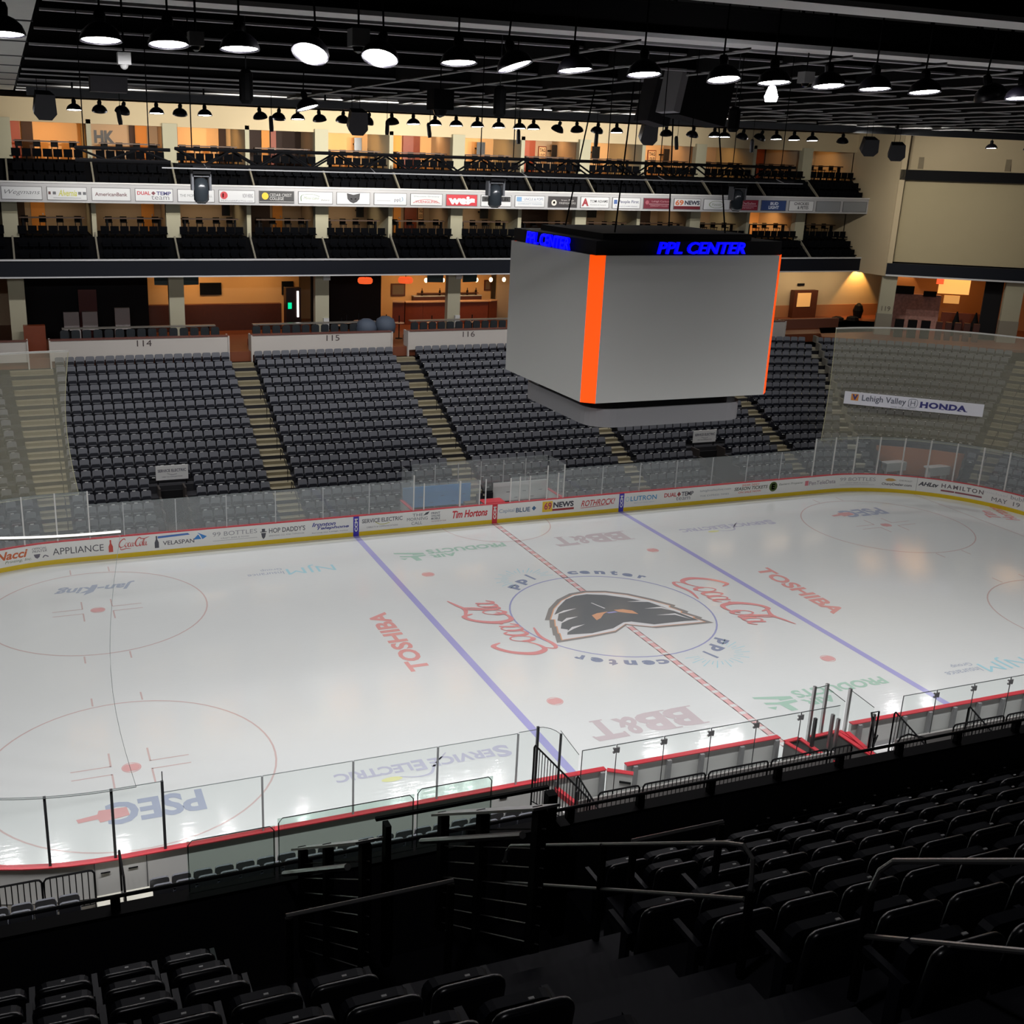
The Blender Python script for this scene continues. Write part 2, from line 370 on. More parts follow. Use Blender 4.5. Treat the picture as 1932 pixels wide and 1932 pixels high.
for cx, cy in ((3.85, 9.2), (-3.85, -9.15)):
    b = MB(); mp = rotp(cx, cy, PI)
    letter(b, 'BB', mp, -2.1, .15, -.66, .66, 0, .045); letter(b, '&', mp, .15, 1.0, -.62, .6, 0, .03); letter(b, 'T', mp, 1.0, 2.1, -.7, .66, 0, .04)
    mp = rotp(cx, cy, PI, ZI + .005)
    for u0, u1, v in ((-2.3, -1.75, .6), (-2.3, -1.75, -.66), (-1.2, -.6, .6), (-1.2, -.6, -.66), (1.3, 1.8, -.7)): quadm(b, mp, u0, u1, v, v + .07)
    polym(b, mp, [(1.0, .66), (1.0, .3), (.92, .3), (.9, .66)]); polym(b, mp, [(2.1, .66), (2.2, .3), (2.12, .3), (2.0, .6)])
    b.build('ice_lettering', P_BBT, parent=ICEO)
for cx, cy in ((-3.0, 9.6), (4.8, -9.0)):
    b = MB(); mp = rotp(cx, cy, PI)
    letter(b, 'PRODUCTS', mp, -2.15, 2.1, -.35, .25, 0, .035); letter(b, 'AIR', mp, .75, 2.15, .38, .85, 0, .035)
    polym(b, mp, [(2.3, .0), (3.75, -.35), (3.75, -.2), (2.9, .08), (2.9, .2), (2.3, .2)]); polym(b, mp, [(2.3, .28), (3.1, .28), (3.6, .15), (3.6, .3), (3.1, .45), (3.0, 1.0), (2.7, 1.0), (2.75, .5), (2.3, .45)])
    polym(b, mp, [(3.3, .55), (3.7, .5), (3.5, .75)])
    b.build('ice_lettering', P_GREEN, parent=ICEO)
for cx, cy in ((12.2, 8.95), (-12.1, -9.4)):
    b = MB(); mp = rotp(cx, cy, PI)
    letter(b, 'S', mp, -3.0, -2.45, -.4, .35, 0, .04); letter(b, 'ERVICE', mp, -2.4, -.15, -.3, .22, 0, .035); letter(b, 'E', mp, .0, .4, -.35, .3, 0, .035)
    letter(b, 'LECTRIC', mp, .45, 3.0, -.3, .22, 0, .035)
    stroke(b, mp, [(-.9, -.5), (-.3, .1), (0, .55), (.5, .62), (1.0, .45)], [.04, .08, .1, .06, .04]); b.build('ice_lettering', P_SERV, parent=ICEO)
    b = MB(); b.add([mp(1.3 + .35 * math.cos(t), .52 + .13 * math.sin(t)) for t in [i * PI / 8 for i in range(16)]], [tuple(range(16))]); b.build('ice_logo', P_YEL, parent=ICEO)
for cx, cy in ((21.0, 9.0), (-21.0, -9.2)):
    b = MB(); mp = rotp(cx, cy, PI); letter(b, 'PSEG', mp, -1.85, 1.0, -.6, .6, 0, .035); b.build('ice_lettering', P_NAVY, parent=ICEO)
    b = MB(); polym(b, rotp(cx, cy, PI, ZI + .004), [(.35, .2), (1.2, .35), (1.25, .15), (1.8, .2), (1.85, 0), (1.25, -.1), (1.2, -.3), (.4, -.25)]); b.build('ice_logo', P_DOT, parent=ICEO)
b = MB(); mp = rotp(-20.95, 9.3, PI)
letter(b, 'Jan-King', mp, -1.75, 1.75, -.45, .45, 0, .03, .35); polym(b, rotp(-20.95, 9.3, PI, ZI + .005), [(.2, .5), (.55, .75), (.1, -.4), (-.15, -.4)]); b.build('ice_lettering', P_SLATE, parent=ICEO)
for cx, cy in ((-12.0, 9.0), (11.9, -9.2)):
    b = MB(); mp = rotp(cx, cy, PI); letter(b, 'NJM', mp, -1.95, .35, -.5, .5, 0, -.004); b.build('ice_lettering', P_CYAN, parent=ICEO)
    b = MB(); letter(b, 'Insurance', mp, .5, 2.2, -.05, .32, 0, 0); letter(b, 'Group', mp, .5, 1.5, -.55, -.2, 0, 0); b.build('ice_lettering', P_SLATE, parent=ICEO)
b = MB(); mp = rotp(29.0, 6.7, -1.9 + PI)
letter(b, 'Tim', mp, -.9, .5, .1, .8, 0, .03, .3); letter(b, 'Hortons', mp, -1.3, 1.3, -.8, -.05, 0, .03, .3); b.build('ice_lettering', P_COCA, parent=ICEO)
b = MB(); coca(b, rotp(-5.3, .0, PI / 2), -3.0, 3.0, -1.45, 1.2); b.build('ice_lettering', P_COCA, parent=ICEO, label='red script lettering left of the centre circle')
b = MB(); coca(b, rotp(5.95, -.1, -PI / 2), -3.0, 3.0, -1.45, 1.2); b.build('ice_lettering', P_COCA, parent=ICEO, label='red script lettering right of the centre circle')
def polar(a, r0=4.78): return lambda u, v: ((r0 + v) * math.cos(rad(a) - u / 5.1), (r0 + v) * math.sin(rad(a) - u / 5.1), ZI)
for off in (0, 181.5):
    b = MB()
    for ch, a, hh in (('c', 83, .42), ('e', 76, .42), ('n', 67.6, .42), ('t', 59.9, .58), ('e', 52.5, .42), ('r', 44.5, .42)):
        wd = {'t': .36, 'r': .38}.get(ch, .52); letter(b, ch, polar(a + off), -wd / 2, wd / 2, 0, hh, 0, .05)
    for ch, a, lo, hh, wd in (('p', 124.5, -.2, .42, .56), ('p', 115.5, -.1, .55, .56), ('l', 107.6, .1, .85, .13)):
        letter(b, ch, polar(a + off), -wd / 2, wd / 2, lo, hh, 0, .05)
    b.build('ice_lettering', P_CTR, parent=ICEO)
    b = MB(); mp = polar(114 + off)
    for i in range(21):
        t = rad(-10 + i * 10); c, s = math.cos(t), math.sin(t); r0 = .78 if i % 2 else .72; r1 = 1.05 if i % 2 else 1.3
        q = lambda r, dw: mp(.25 + c * r * 1.15 - s * dw, .45 + s * r + c * dw)
        b.add([q(r0, -.012), q(r0, .012), q(r1, .02), q(r1, -.02)], [(0, 1, 2, 3)])
    b.build('ice_logo', P_CYAN, parent=ICEO)
OUT = [(0.03, 2.71), (0.98, 2.43), (1.85, 1.82), (2.6, 0.91), (3.2, -0.03), (3.05, -0.15), (3.36, -0.82), (3.22, -0.94), (3.57, -1.6), (3.44, -1.67), (3.72, -2.24), (2.44, -2.14), (1.01, -2.01), (0.15, -1.49), (-0.04, -1.35), (-0.89, -1.92), (-2.12, -2.05), (-3.73, -2.12), (-3.49, -1.44), (-3.55, -1.39), (-3.26, -0.67), (-3.33, -0.65), (-3.0, 0.08), (-3.19, 0.14), (-2.46, 1.26), (-1.64, 2.09), (-0.76, 2.6)]
INN = [(-0.04, 2.38), (0.77, 2.05), (1.61, 1.41), (2.35, 0.61), (2.68, -0.12), (3.07, -1.05), (3.39, -1.91), (2.67, -1.8), (1.18, -1.73), (0.35, -1.14), (-0.04, -1.12), (-0.82, -1.57), (-1.98, -1.77), (-3.1, -1.6), (-2.82, -1.11), (-3.07, -0.91), (-2.68, -0.25), (-2.81, -0.06), (-2.41, 0.61), (-2.64, 0.59), (-2.09, 1.31), (-1.31, 2.07), (-0.67, 2.36)]
CUT = [[(1.29, 0.96), (2.17, 0.66), (2.59, 0.32), (2.2, .85)], [(1.62, 0.03), (2.37, -0.16), (2.79, -0.62), (2.45, -.02)], [(1.75, -0.78), (2.56, -0.99), (3.0, -1.65), (2.65, -.85)], [(-1.25, 0.93), (-1.92, 0.86), (-2.6, 0.5), (-1.99, 0.68)], [(-1.62, 0.08), (-2.19, 0.07), (-2.8, -0.45), (-2.2, -0.13)], [(-1.73, -0.76), (-2.4, -0.86), (-3.0, -1.4), (-2.41, -1.05)]]
EYE = [[(-0.99, 0.02), (-0.67, 0.16), (-0.11, 0.2), (-0.42, 0.0), (-0.76, -0.37), (-1.04, -0.52)], [(0.24, 0.28), (0.66, 0.24), (1.0, -0.02), (1.06, -0.44), (0.72, -0.26), (0.33, 0.02)]]
def scal(P, k, cy=.1): return [(x * k, (y - cy) * k + cy) for x, y in P]
for nm, P, m, z in (('logo_outline', OUT, P_OGREY, .005), ('logo_trim', scal(OUT, .925), P_ORG, .007), ('logo_band', scal(OUT, .905), P_WHITE, .009), ('logo_field', scal(INN, .955), P_DGREY, .011)):
    b = MB(); polym(b, ip(z), P); b.build(nm, m, parent=ICEO)
b = MB()
for P in CUT: polym(b, ip(.013), P)
polym(b, ip(.013), [(-.36, 1.3), (-.3, 1.3), (-.02, .55), (-.1, .55)]); b.build('logo_feathers', P_WHITE, parent=ICEO)
b = MB()
for P in EYE: polym(b, ip(.013), P)
b.build('logo_eyes', P_ORG, parent=ICEO, label='orange eyes of the mask logo')
b = MB(); polym(b, ip(.014), [(-.25, .12), (.2, .12), (.3, .0), (-.15, .0)]); b.build('logo_mark', P_BLUE, parent=ICEO)

# ================= boards, glass =================
def boards(s0, s1, label, name='rink_boards', capw=(-.03, .17)):
    b = MB(); sweep(b, rect(0, .11, .0, 1.07), s0, s1); o = b.build(name, BOARDW, label=label, cat='rink boards')
    b = MB(); sweep(b, rect(-.012, .05, 0.001, .22), s0, s1); b.build('kick_plate', YELK, parent=o, label='yellow kick plate')
    b = MB(); sweep(b, rect(capw[0], capw[1], 1.07, 1.10), s0, s1); b.build('cap_rail', REDC, parent=o, label='red cap rail')
    return o
FAR = boards(-44.0, 44.0, 'white far rink boards with sponsor lettering, yellow kick plate and red cap')
def bp(off=-.006, z=0): return lambda u, v: (*ring(u, off), v)
def bt(txt, s0, s1, z0, z1, c, bold=.02, shear=0, label=None, space=1.0):
    b = MB(); letter(b, txt, bp(), s0, s1, z0, z1, 0, bold, shear, space); b.build('board_lettering', ink(*c), parent=FAR, label=label)
def bq(s0, s1, z0, z1, c, name='board_mark', off=-.004):
    b = MB(); quadm(b, bp(off), s0, s1, z0, z1, n=3); b.build(name, ink(*c), parent=FAR)
DK = (78, 78, 86)
b = MB(); letter(b, 'Nacci', bp(), -25.1, -23.65, .55, .95, 0, .03, .3); b.build('board_lettering', ink(196, 96, 50), parent=FAR)
bt('Printing, Inc.', -24.7, -23.5, .33, .5, (90, 110, 70), 0, .3); bt('OFFICIAL', -23.45, -22.8, .82, .93, DK, 0, .2); bt('PRINTER', -23.45, -22.8, .68, .79, DK, 0, .2)
b = MB(); polym(b, bp(), [(-23.4, .6), (-23.1, .6), (-23.15, .45), (-23.25, .38), (-23.35, .45)]); stroke(b, bp(), [(-23.0, .4), (-22.9, .5), (-22.75, .42)], .05); b.build('board_mark', ink(100, 96, 110), parent=FAR)
bt('APPLIANCE', -22.55, -20.25, .45, .78, DK, .0)
def bottle(s, c):
    b = MB(); polym(b, bp(), [(s - .1, .34), (s + .1, .34), (s + .1, .62), (s + .035, .78), (s + .035, .95), (s - .035, .95), (s - .035, .78), (s - .1, .62)]); b.build('board_mark', ink(*c), parent=FAR)
bottle(-19.93, (196, 70, 60)); bottle(-17.79, DK)
b = MB(); coca(b, bp(), -19.6, -18.2, .4, .98, up=(0, -1, 0)); b.build('board_lettering', ink(196, 90, 86), parent=FAR, label='red script board lettering')
b = MB(); polym(b, bp(), [(-17.73, .82), (-16.2, .88), (-16.3, .97), (-17.73, .93)]); b.build('board_mark', ink(70, 110, 180), parent=FAR)
bt('VELASPAN', -17.5, -16.0, .45, .66, DK, .01)
b = MB(); polym(b, bp(), [(-16.05, .6), (-15.8, .85), (-15.65, .6)]); polym(b, bp(), [(-15.85, .95), (-15.38, .72), (-15.6, .58), (-15.7, .8)]); b.build('board_mark', ink(60, 130, 200), parent=FAR)
for a, c in ((-15.1, -12.9), (22.9, 25.2)):
    bt('99 BOTTLES', a, c, .66, .88, (150, 150, 154), 0); bt('CRAFT BEER & FOOD', a + .4, c - .4, .5, .57, (150, 150, 154), 0); bq(a, c, .42, .435, (150, 150, 154))
b = MB(); polym(b, bp(), [(-12.7, .62), (-12.45, .62), (-12.5, .4), (-12.58, .3), (-12.66, .4)]); quadm(b, bp(), -12.74, -12.42, .66, .7); quadm(b, bp(), -12.66, -12.5, .7, .84); b.build('board_mark', ink(*DK), parent=FAR)
bt("HOP DADDY'S", -12.3, -10.45, .58, .84, DK, .01); bt('BREWING CO. AND TAPHOUSE', -12.3, -10.5, .4, .48, (150, 150, 154), 0)
bt('Ironton', -10.1, -8.85, .7, .92, (84, 88, 150), .03, .3); bt('Telephone', -9.85, -8.15, .48, .68, (84, 88, 150), .03, .3); bt('Serving the Lehigh Valley', -10.1, -8.2, .34, .4, DK, 0)
for s, c in ((-7.77, (60, 50, 170)), (0, (200, 50, 60)), (7.77, (60, 50, 170))):
    bq(s - .152, s + .152, 0.0, 1.07, c, 'board_stripe', -.016)
    b = MB(); letter(b, 'CCM', lambda u, v: (*ring(s - v, -.022), u), .25, .95, -.085, .085, 0, .05); b.build('board_lettering', WHITE, parent=FAR)
bt('SERVICE ELECTRIC', -7.45, -5.25, .66, .88, (90, 90, 100), .015); bt('CABLE TV & COMMUNICATIONS', -7.2, -5.5, .38, .46, (130, 130, 136), 0)
b = MB(); stroke(b, bp(), [(-6.75, .7), (-6.5, .55), (-6.2, .54), (-5.95, .6)], .03); b.build('board_mark', ink(180, 180, 60), parent=FAR)
bt('THE', -4.7, -4.1, .78, .94, (110, 116, 122), .0); bt('MORNING', -5.0, -3.85, .56, .73, (110, 116, 122), 0); bt('CALL', -4.75, -4.15, .33, .5, (110, 116, 122), 0)
b = MB(); polym(b, bp(), [(-4.1, .8), (-3.95, .95), (-3.75, 1.0), (-3.85, .85)]); b.build('board_mark', ink(70, 74, 80), parent=FAR)
for i, tx in enumerate(('PRINT', 'ONLINE', 'MOBILE')): bt(tx, -3.65, -3.15, .82 - i * .15, .94 - i * .15, (120, 124, 130), .02)
bt('THE POWER OF YOUR', -3.65, -2.8, .4, .46, (150, 90, 80), 0)
bt('Tim Hortons', -2.45, -.42, .48, .9, (196, 40, 50), .03, .25, label='red cursive board lettering')
bt('Capital', .25, 1.15, .5, .76, (130, 150, 172), 0); bt('BLUE', 1.25, 2.1, .5, .76, (70, 100, 130), .02)
b = MB(); polym(b, bp(), [(2.2, .66), (2.33, .8), (2.46, .66), (2.33, .52)]); b.build('board_mark', ink(60, 100, 140), parent=FAR)
bq(2.84, 3.45, .38, .98, (226, 190, 50)); bt('69', 2.95, 3.4, .5, .92, (180, 60, 90), .03); bt('NEWS', 3.5, 4.75, .58, .9, (60, 60, 72), .04); bq(3.45, 4.78, .4, .52, (150, 40, 40))
bt('ROTHROCK!', 5.22, 7.35, .5, .85, (190, 60, 60), .015, .3); b = MB(); stroke(b, bp(), [(5.2, .42), (6.3, .46), (7.0, .5)], .03); b.build('board_mark', ink(190, 60, 60), parent=FAR)
b = MB(); stroke(b, bp(), circle_pts(8.15, .7, .11, .13, 0, 360, 10), .025, 0, 1); b.build('board_mark', ink(120, 180, 200), parent=FAR)
bt('LUTRON', 8.35, 10.05, .56, .84, (50, 140, 190), .01); bt('Sports and Theater Lighting', 8.6, 9.9, .4, .46, (150, 170, 190), 0)
for a, c, z0, z1 in ((10.55, 12.5, .6, .85),):
    bt('DUAL', a, a + .82, z0, z1, (190, 60, 60), .025); bt('TEMP', a + 1.15, c, z0, z1, (70, 70, 80), .025); bt('team', a + .8, c - .2, .36, .57, (120, 120, 128), 0)
b = MB(); polym(b, bp(), [(11.4, .72), (11.52, .88), (11.66, .72), (11.52, .58)]); b.build('board_mark', ink(150, 60, 60), parent=FAR)
bt('lehighvalleylive.com', 12.95, 15.05, .7, .86, (150, 156, 164), 0); bt('THE EXPRESS TIMES', 12.95, 14.95, .44, .54, (150, 156, 164), 0)
bt('2020-2021', 15.8, 17.0, .86, .98, (214, 110, 90), .01); bt('SEASON TICKETS', 15.3, 17.65, .62, .82, (90, 90, 80), .02, .2); bt('ON SALE NOW', 15.6, 17.2, .44, .56, (214, 110, 90), .01)
b = MB(); b.add([bp()(18.05 + .29 * math.cos(t), .68 + .3 * math.sin(t)) for t in [i * PI / 10 for i in range(20)]], [tuple(range(20))]); b.build('board_mark', ink(70, 90, 30), parent=FAR)
bt('E', 17.93, 18.17, .5, .86, (200, 226, 60), .05); bt('Eastern Propane', 18.45, 20.15, .68, .84, (130, 134, 130), 0, .2)
bq(20.35, 20.6, .55, .85, (214, 120, 130)); bt('PenTeleData', 20.65, 22.6, .56, .8, (150, 140, 150), .01)
b = MB(); polym(b, bp(), [(25.75, .78), (25.95, .88), (26.2, .88), (26.45, .78), (26.2, .7), (25.9, .7)]); b.build('board_mark', ink(200, 160, 90), parent=FAR)
bt('CHEVROLET', 26.6, 27.35, .74, .82, (120, 120, 120), .0); bt('ChevyDealer.com', 25.6, 27.35, .4, .6, (80, 80, 84), .02)
bq(27.58, 27.63, 0, 1.07, (50, 50, 52))
bt('AHLtv', 27.7, 28.85, .58, .84, (70, 70, 76), .04, .3); bt('HAMILTON', 29.0, 31.35, .62, .88, (110, 100, 104), .02, 0, space=1.3); bq(29.0, 31.3, .4, .5, (150, 90, 96))
bt('MAY', 31.85, 32.75, .36, .62, (110, 110, 112), 0); bt('19', 33.1, 33.5, .36, .62, (110, 110, 112), 0); bt('michael', 31.4, 32.7, .76, .92, (206, 206, 208), 0); bt('buble', 32.9, 33.9, .74, .98, (150, 150, 152), 0)
NLB = boards(near_s(-7.6), -44.0, 'white near boards with red cap running left of the open bench gate')
NMB = boards(near_s(-1.2), near_s(-6.88), 'near board section with red cap in front of the left players bench')
NRB = boards(44.0, near_s(1.7), 'near boards with red cap in front of the right players bench')
POST_W = mat('white_post', rgb(214, 214, 210), rough=0.4); POST_G = mat('grey_post', rgb(185, 187, 187), rough=0.4); POST_D = mat('dark_post', rgb(52, 54, 56), rough=0.4)
def gpanel(s0, s1, z0, z1, m, label, group, em=EDGE, off=.06, top=True, sides=False, parent=None):
    parent = parent or (NLB if abs(s0) > 58 else FAR)
    g = .02; b = MB(); sweep(b, rect(off, off + .014, z0, z1), s0 + g, s1 - g)
    o = b.build('glass_panel', m, parent=parent)
    if top:
        b = MB(); sweep(b, rect(off - .004, off + .018, z1 - .012, z1), s0 + g, s1 - g)
        if sides:
            for s in (s0 + g, s1 - g):
                x, y = ring(s, off + .007); b.box(x - .008, x + .008, y - .008, y + .008, z0, z1)
        b.build('polished_edge', em, parent=o)
    return o
def gpost(s, z1, m, parent, r=.03, off=.067, z0=1.08, name='glass_post'):
    x, y = ring(s, off); b = MB(); b.box(x - r, x + r, y - r, y + r, z0, z1); return b.build(name, m, parent=parent)
gs = [-4.62 - 2.44 * i for i in range(7)] + [-20.8]
for i in range(7):
    gpanel(gs[i + 1], gs[i], 1.1, 2.76, GLASS, 'clear glass panel on the far boards, %s one left of the penalty box' % ORD[i], 'clear panels on the far side boards')
    if i: gpost(gs[i], 2.74, POST_G, FAR, .022)
gs = [4.1 + 2.39 * i for i in range(8)]
for i in range(7):
    gpanel(gs[i], gs[i + 1], 1.1, 2.76, GLASS, 'clear glass panel on the far boards, %s one right of the penalty box' % ORD[i], 'clear panels on the far side boards')
    if i: gpost(gs[i], 2.74, POST_G, FAR, .022)
for sg, nm in ((1, 'right'), (-1, 'left')):
    ss = [20.83 + 1.45 * i for i in range(14 if sg > 0 else 7)]
    for i in range(len(ss) - 1):
        a, c = (ss[i], ss[i + 1]) if sg > 0 else (-ss[i + 1], -ss[i])
        gpanel(a, c, 1.1, 3.42, GLASS, 'tall curved-corner glass panel under the %s net, %s from the straight glass' % (nm, ORD[i]), 'tall panels in the far rink corners')
    for i, s in enumerate(ss): gpost(sg * s, 3.42, POST_W, FAR, .032)
# penalty boxes on the far side
for a, c, nm in ((-4.62, -4.06, 0), (-4.06, -2.03, 1), (-2.03, -.9, 2), (.9, 2.0, 3), (2.0, 3.1, 4), (3.1, 4.1, 5)):
    gpanel(a, c, 1.1, 2.5, GLASS, 'low glass panel in front of the penalty boxes, %s from the left' % ORD[nm], 'front glass of the penalty boxes')
for s, h in ((-4.06, 2.53), (-2.03, 2.5), (-.9, 2.45), (-.55, 2.5), (.9, 2.45), (1.45, 2.5), (2.05, 2.5), (3.08, 2.99), (3.75, 2.54), (-4.63, 3.0), (4.1, 2.99)): gpost(s, h, POST_W, FAR, .04 if abs(s + 2.03) < .1 else .028)
def pbox(x0, x1, m, label, z0, z1):
    t = thing('penalty_box', ((x0 + x1) / 2, 14.1, 0), label, 'penalty box', 'penalty boxes')
    b = MB(); b.box(x0, x1, 14.95, 15.02, z0, z1); b.build('back_panel', m, parent=t)
    b = MB()
    for k in range(6):
        xx = x0 + .4 + (x1 - x0 - .8) * k / 5; b.box(xx - .1, xx + .1, 14.935, 14.95, z0 + .2 + .35 * (k % 2), z0 + .225 + .35 * (k % 2))
    b.build('panel_seam', ink(40, 70, 110) if m is not WHITE else ink(90, 90, 96), parent=t)
    b = MB(); b.box(x0 + .1, x1 - .1, 14.4, 14.75, .48, .55)
    for x in (x0 + .4, x1 - .4): b.box(x - .04, x + .04, 14.5, 14.65, .05, .48)
    b.build('bench', WHITE, parent=t)
    b = MB(); b.box(x0, x1, 13.1, 15.0, .0, .12); b.build('floor_deck', GREYS, parent=t)
    return t
BLUEP = mat('blue_panel', rgb(70, 140, 200), rough=0.4)
pbox(-4.55, -.62, BLUEP, 'penalty box with bright blue back panel, left of centre', .6, 1.75)
pbox(.75, 4.05, WHITE, 'penalty box with white back panel, right of centre', .5, 1.62)
for x0, x1, sd in ((-4.68, -4.56, -1), (4.06, 4.18, 1)):
    b = MB(); b.box(x0, x1, 13.1, 15.0, 0, 1.07); o = b.build('side_board', BOARDW, label='white %s side board of the penalty boxes with red cap' % ('left' if sd < 0 else 'right'), cat='board')
    b = MB(); b.box(x0 - .04, x1 + .04, 13.1, 15.0, 1.07, 1.1); b.build('cap_rail', REDC, parent=o)
    b = MB(); b.box((x0 + x1) / 2 - .007, (x0 + x1) / 2 + .007, 13.15, 15.0, 1.1, 3.0); b.build('side_glass', GLASS, parent=o)
for i in range(6):
    x0 = -4.05 + i * 1.352
    b = MB(); b.box(x0 + .01, x0 + 1.34, 15.05, 15.064, 1.2, 3.02); o = b.build('glass_panel', GLASS, parent=FAR)
    if i: b = MB(); b.box(x0 - .02, x0 + .02, 15.03, 15.08, .1, 2.9); b.build('glass_post', POST_G, parent=FAR)
t = thing('timekeeper_desk', (.05, 14, 0), 'white timekeeper desk with dark chairs between the penalty boxes', 'desk')
b = MB(); b.box(-.5, .65, 13.25, 13.75, .7, 1.06); b.build('desk_front', WHITE, parent=t); b = MB(); b.box(-.55, .7, 13.2, 13.95, 1.06, 1.1); b.build('desk_top', REDC, parent=t)
for x in (-.25, .35):
    t = thing('desk_chair', (x, 14.3, 0), 'dark padded chair behind the timekeeper desk, on the %s' % ('left' if x < 0 else 'right'), 'chair')
    b = MB(); b.lathe([(.22, .5), (.24, .56), (.2, .6)], 12, (x, 14.3, 0), cap=True); b.build('seat', SEATD, parent=t)
    b = MB(); b.box(x - .2, x + .2, 14.5, 14.55, .7, 1.25); b.build('backrest', SEATD, parent=t)
    b = MB(); b.tube([(x, 14.3, .1), (x, 14.3, .5)], .03); b.build('leg', GREYS, parent=t)
# near side glass
ns = [-9.97, -10.6, -13.1, -15.6, -18.14, -20.75]
for i in range(1, 5):
    gpanel(near_s(ns[i]), near_s(ns[i + 1]), 1.1, 2.79, GLASSN, 'near side glass panel, %s one left of the bench corner' % ORD[i - 1], 'near side glass panels', EDGE, sides=True)
    gpost(near_s(ns[i]), 2.78, POST_G, NLB, .024)
gpanel(near_s(-9.97), near_s(-10.6), 1.1, 2.82, GLASSN, 'narrow near glass panel at the left end of the bench', 'near side glass panels')
for i, (a, c) in enumerate(((-20.75, -22.02), (-22.02, -23.62), (-23.62, -25.2), (-25.2, -26.8))):
    gpanel(near_s(a), near_s(c), 1.1, 3.12, GLASSN, 'taller near glass panel between dark posts, %s from the straight glass' % ORD[i], 'taller near corner glass')
for x in (-20.75, -22.02, -23.62, -25.2): gpost(near_s(x), 3.12, POST_D, NLB, .035)
gpost(near_s(-20.74), 3.4, POST_D, NLB, .012)
gpost(near_s(-9.97), 2.9, POST_D, NLB, .035)

# ---- players' benches on the near side ----
def arcglass(pts, z0, z1, m, label):
    b = MB(); n = len(pts)
    b.add([(x, y, z0) for x, y in pts] + [(x, y, z1) for x, y in pts], [(i, i + 1, n + i + 1, n + i) for i in range(n - 1)])
    b.add([(x + .012, y + .006, z0) for x, y in pts] + [(x + .012, y + .006, z1) for x, y in pts], [(i, i + 1, n + i + 1, n + i) for i in range(n - 1)])
    o = b.build('corner_glass', m, label=label, cat='rink glass'); b = MB(); b.tube([(x, y, z1) for x, y in pts], .01, 5); b.build('polished_edge', EDGED, parent=o); return o
g = arcglass([(-9.95, -13.03), (-9.82, -13.06), (-9.65, -13.2), (-9.56, -13.38), (-9.53, -13.55)], 1.1, 2.88, GLASSN, 'curved glass wrapping the left end of the near bench')
b = MB(); b.tube([(-9.5, -13.58, .1), (-9.5, -13.58, 2.88)], .04, 8); b.build('glass_post', POST_D, parent=g)
g = arcglass([(-9.53, -13.6), (-9.6, -14.3), (-9.66, -14.98)], 1.2, 3.0, GLASSN, 'side glass between bench corner post and back glass')
b = MB(); b.tube([(-9.66, -15.0, .1), (-9.66, -15.0, 1.85)], .04, 8); b.build('glass_post', POST_D, parent=g)
def bench_set(x0, x1, label, joints, gl, zt=3.14):
    t = thing('players_bench', ((x0 + x1) / 2, -14.2, 0), label, 'bench', 'players benches')
    b = MB(); b.box(x0, x1, -15.0, -13.1, 0, .22); b.build('floor_deck', mat('bench_rubber', rgb(110, 110, 110), rough=.8), parent=t)
    b = MB(); b.box(x0, x1, -14.35, -13.95, .62, .68); b.build('seat_plank', WHITE, parent=t)
    xx = x0 + .5
    while xx < x1:
        b = MB(); b.box(xx - .04, xx + .04, -14.25, -14.05, .2, .62); b.build('leg', STEEL, parent=t); xx += 1.6
    b = MB(); b.box(x0, x1, -15.06, -14.98, .2, 1.55); b.build('back_wall', mat('bench_wall', rgb(160, 156, 152), rough=.6), parent=t)
    b = MB(); b.box(x0, x1, -14.98, -14.85, .95, 1.02); b.build('shelf', WHITE, parent=t)
    xs = [x0] + joints + [x1]
    for i in range(len(xs) - 1):
        b = MB(); b.box(xs[i] + .015, xs[i + 1] - .015, -15.03, -15.016, 1.55, zt)
        o = b.build('glass_panel', GLASSN, parent=t)
        b = MB(); b.box(xs[i] + .015, xs[i + 1] - .015, -15.035, -15.011, zt - .014, zt); b.box(xs[i] + .01, xs[i] + .026, -15.035, -15.011, 1.55, zt); b.build('polished_edge', EDGED, parent=o)
        if i < len(xs) - 2:
            b = MB(); X = xs[i + 1]
            for dx in (-.09, .05):
                for dz in (-.26, -.14): b.box(X + dx, X + dx + .05, -15.05, -15.0, zt + dz, zt + dz + .05)
            b.box(X - .09, X + .1, -15.06, -15.05, zt - .24, zt - .08); b.build('glass_clamp', STEEL, parent=o)
bench_set(-9.6, -.73, 'white players bench left of centre behind the near boards', [-8.51, -6.96, -5.38, -3.8, -2.2], 'back glass panel of the left players bench, %s from the left')
bench_set(1.7, 12.0, 'white players bench right of centre behind the near boards', [3.05, 4.6, 6.15, 7.7, 9.25], 'back glass panel of the right players bench, %s from the left', 3.08)
for par, xs in ((NMB, (-6.6, -5.4, -4.2, -2.7, -1.35)), (NLB, (-9.3, -8.6, -7.75)), (NRB, (2.0, 3.9, 5.0, 6.1, 7.2, 8.3, 9.4))):
    for x in xs:
        b = MB(); b.box(x - .07, x + .07, -13.2, -13.08, .05, 1.05); b.build('board_upright', STEEL, parent=par)
g = thing('bench_gate', (-7.6, -13.1, 0), 'white bench gate with red cap standing open beside the left bench', 'gate')
M = Matrix.Translation((-7.55, -13.06, 0)) @ Matrix.Rotation(rad(-34), 4, 'Z')
b = MB(); b.box(0, .78, -.11, 0, .2, 1.07, 0, M); b.build('gate_panel', BOARDW, parent=g); b = MB(); b.box(0, .8, -.16, .03, 1.07, 1.1, 0, M); b.build('cap_rail', REDC, parent=g)
b = MB(); b.box(.4, .75, -.16, -.11, .75, .8, 0, M); b.build('latch', BLACK, parent=g)
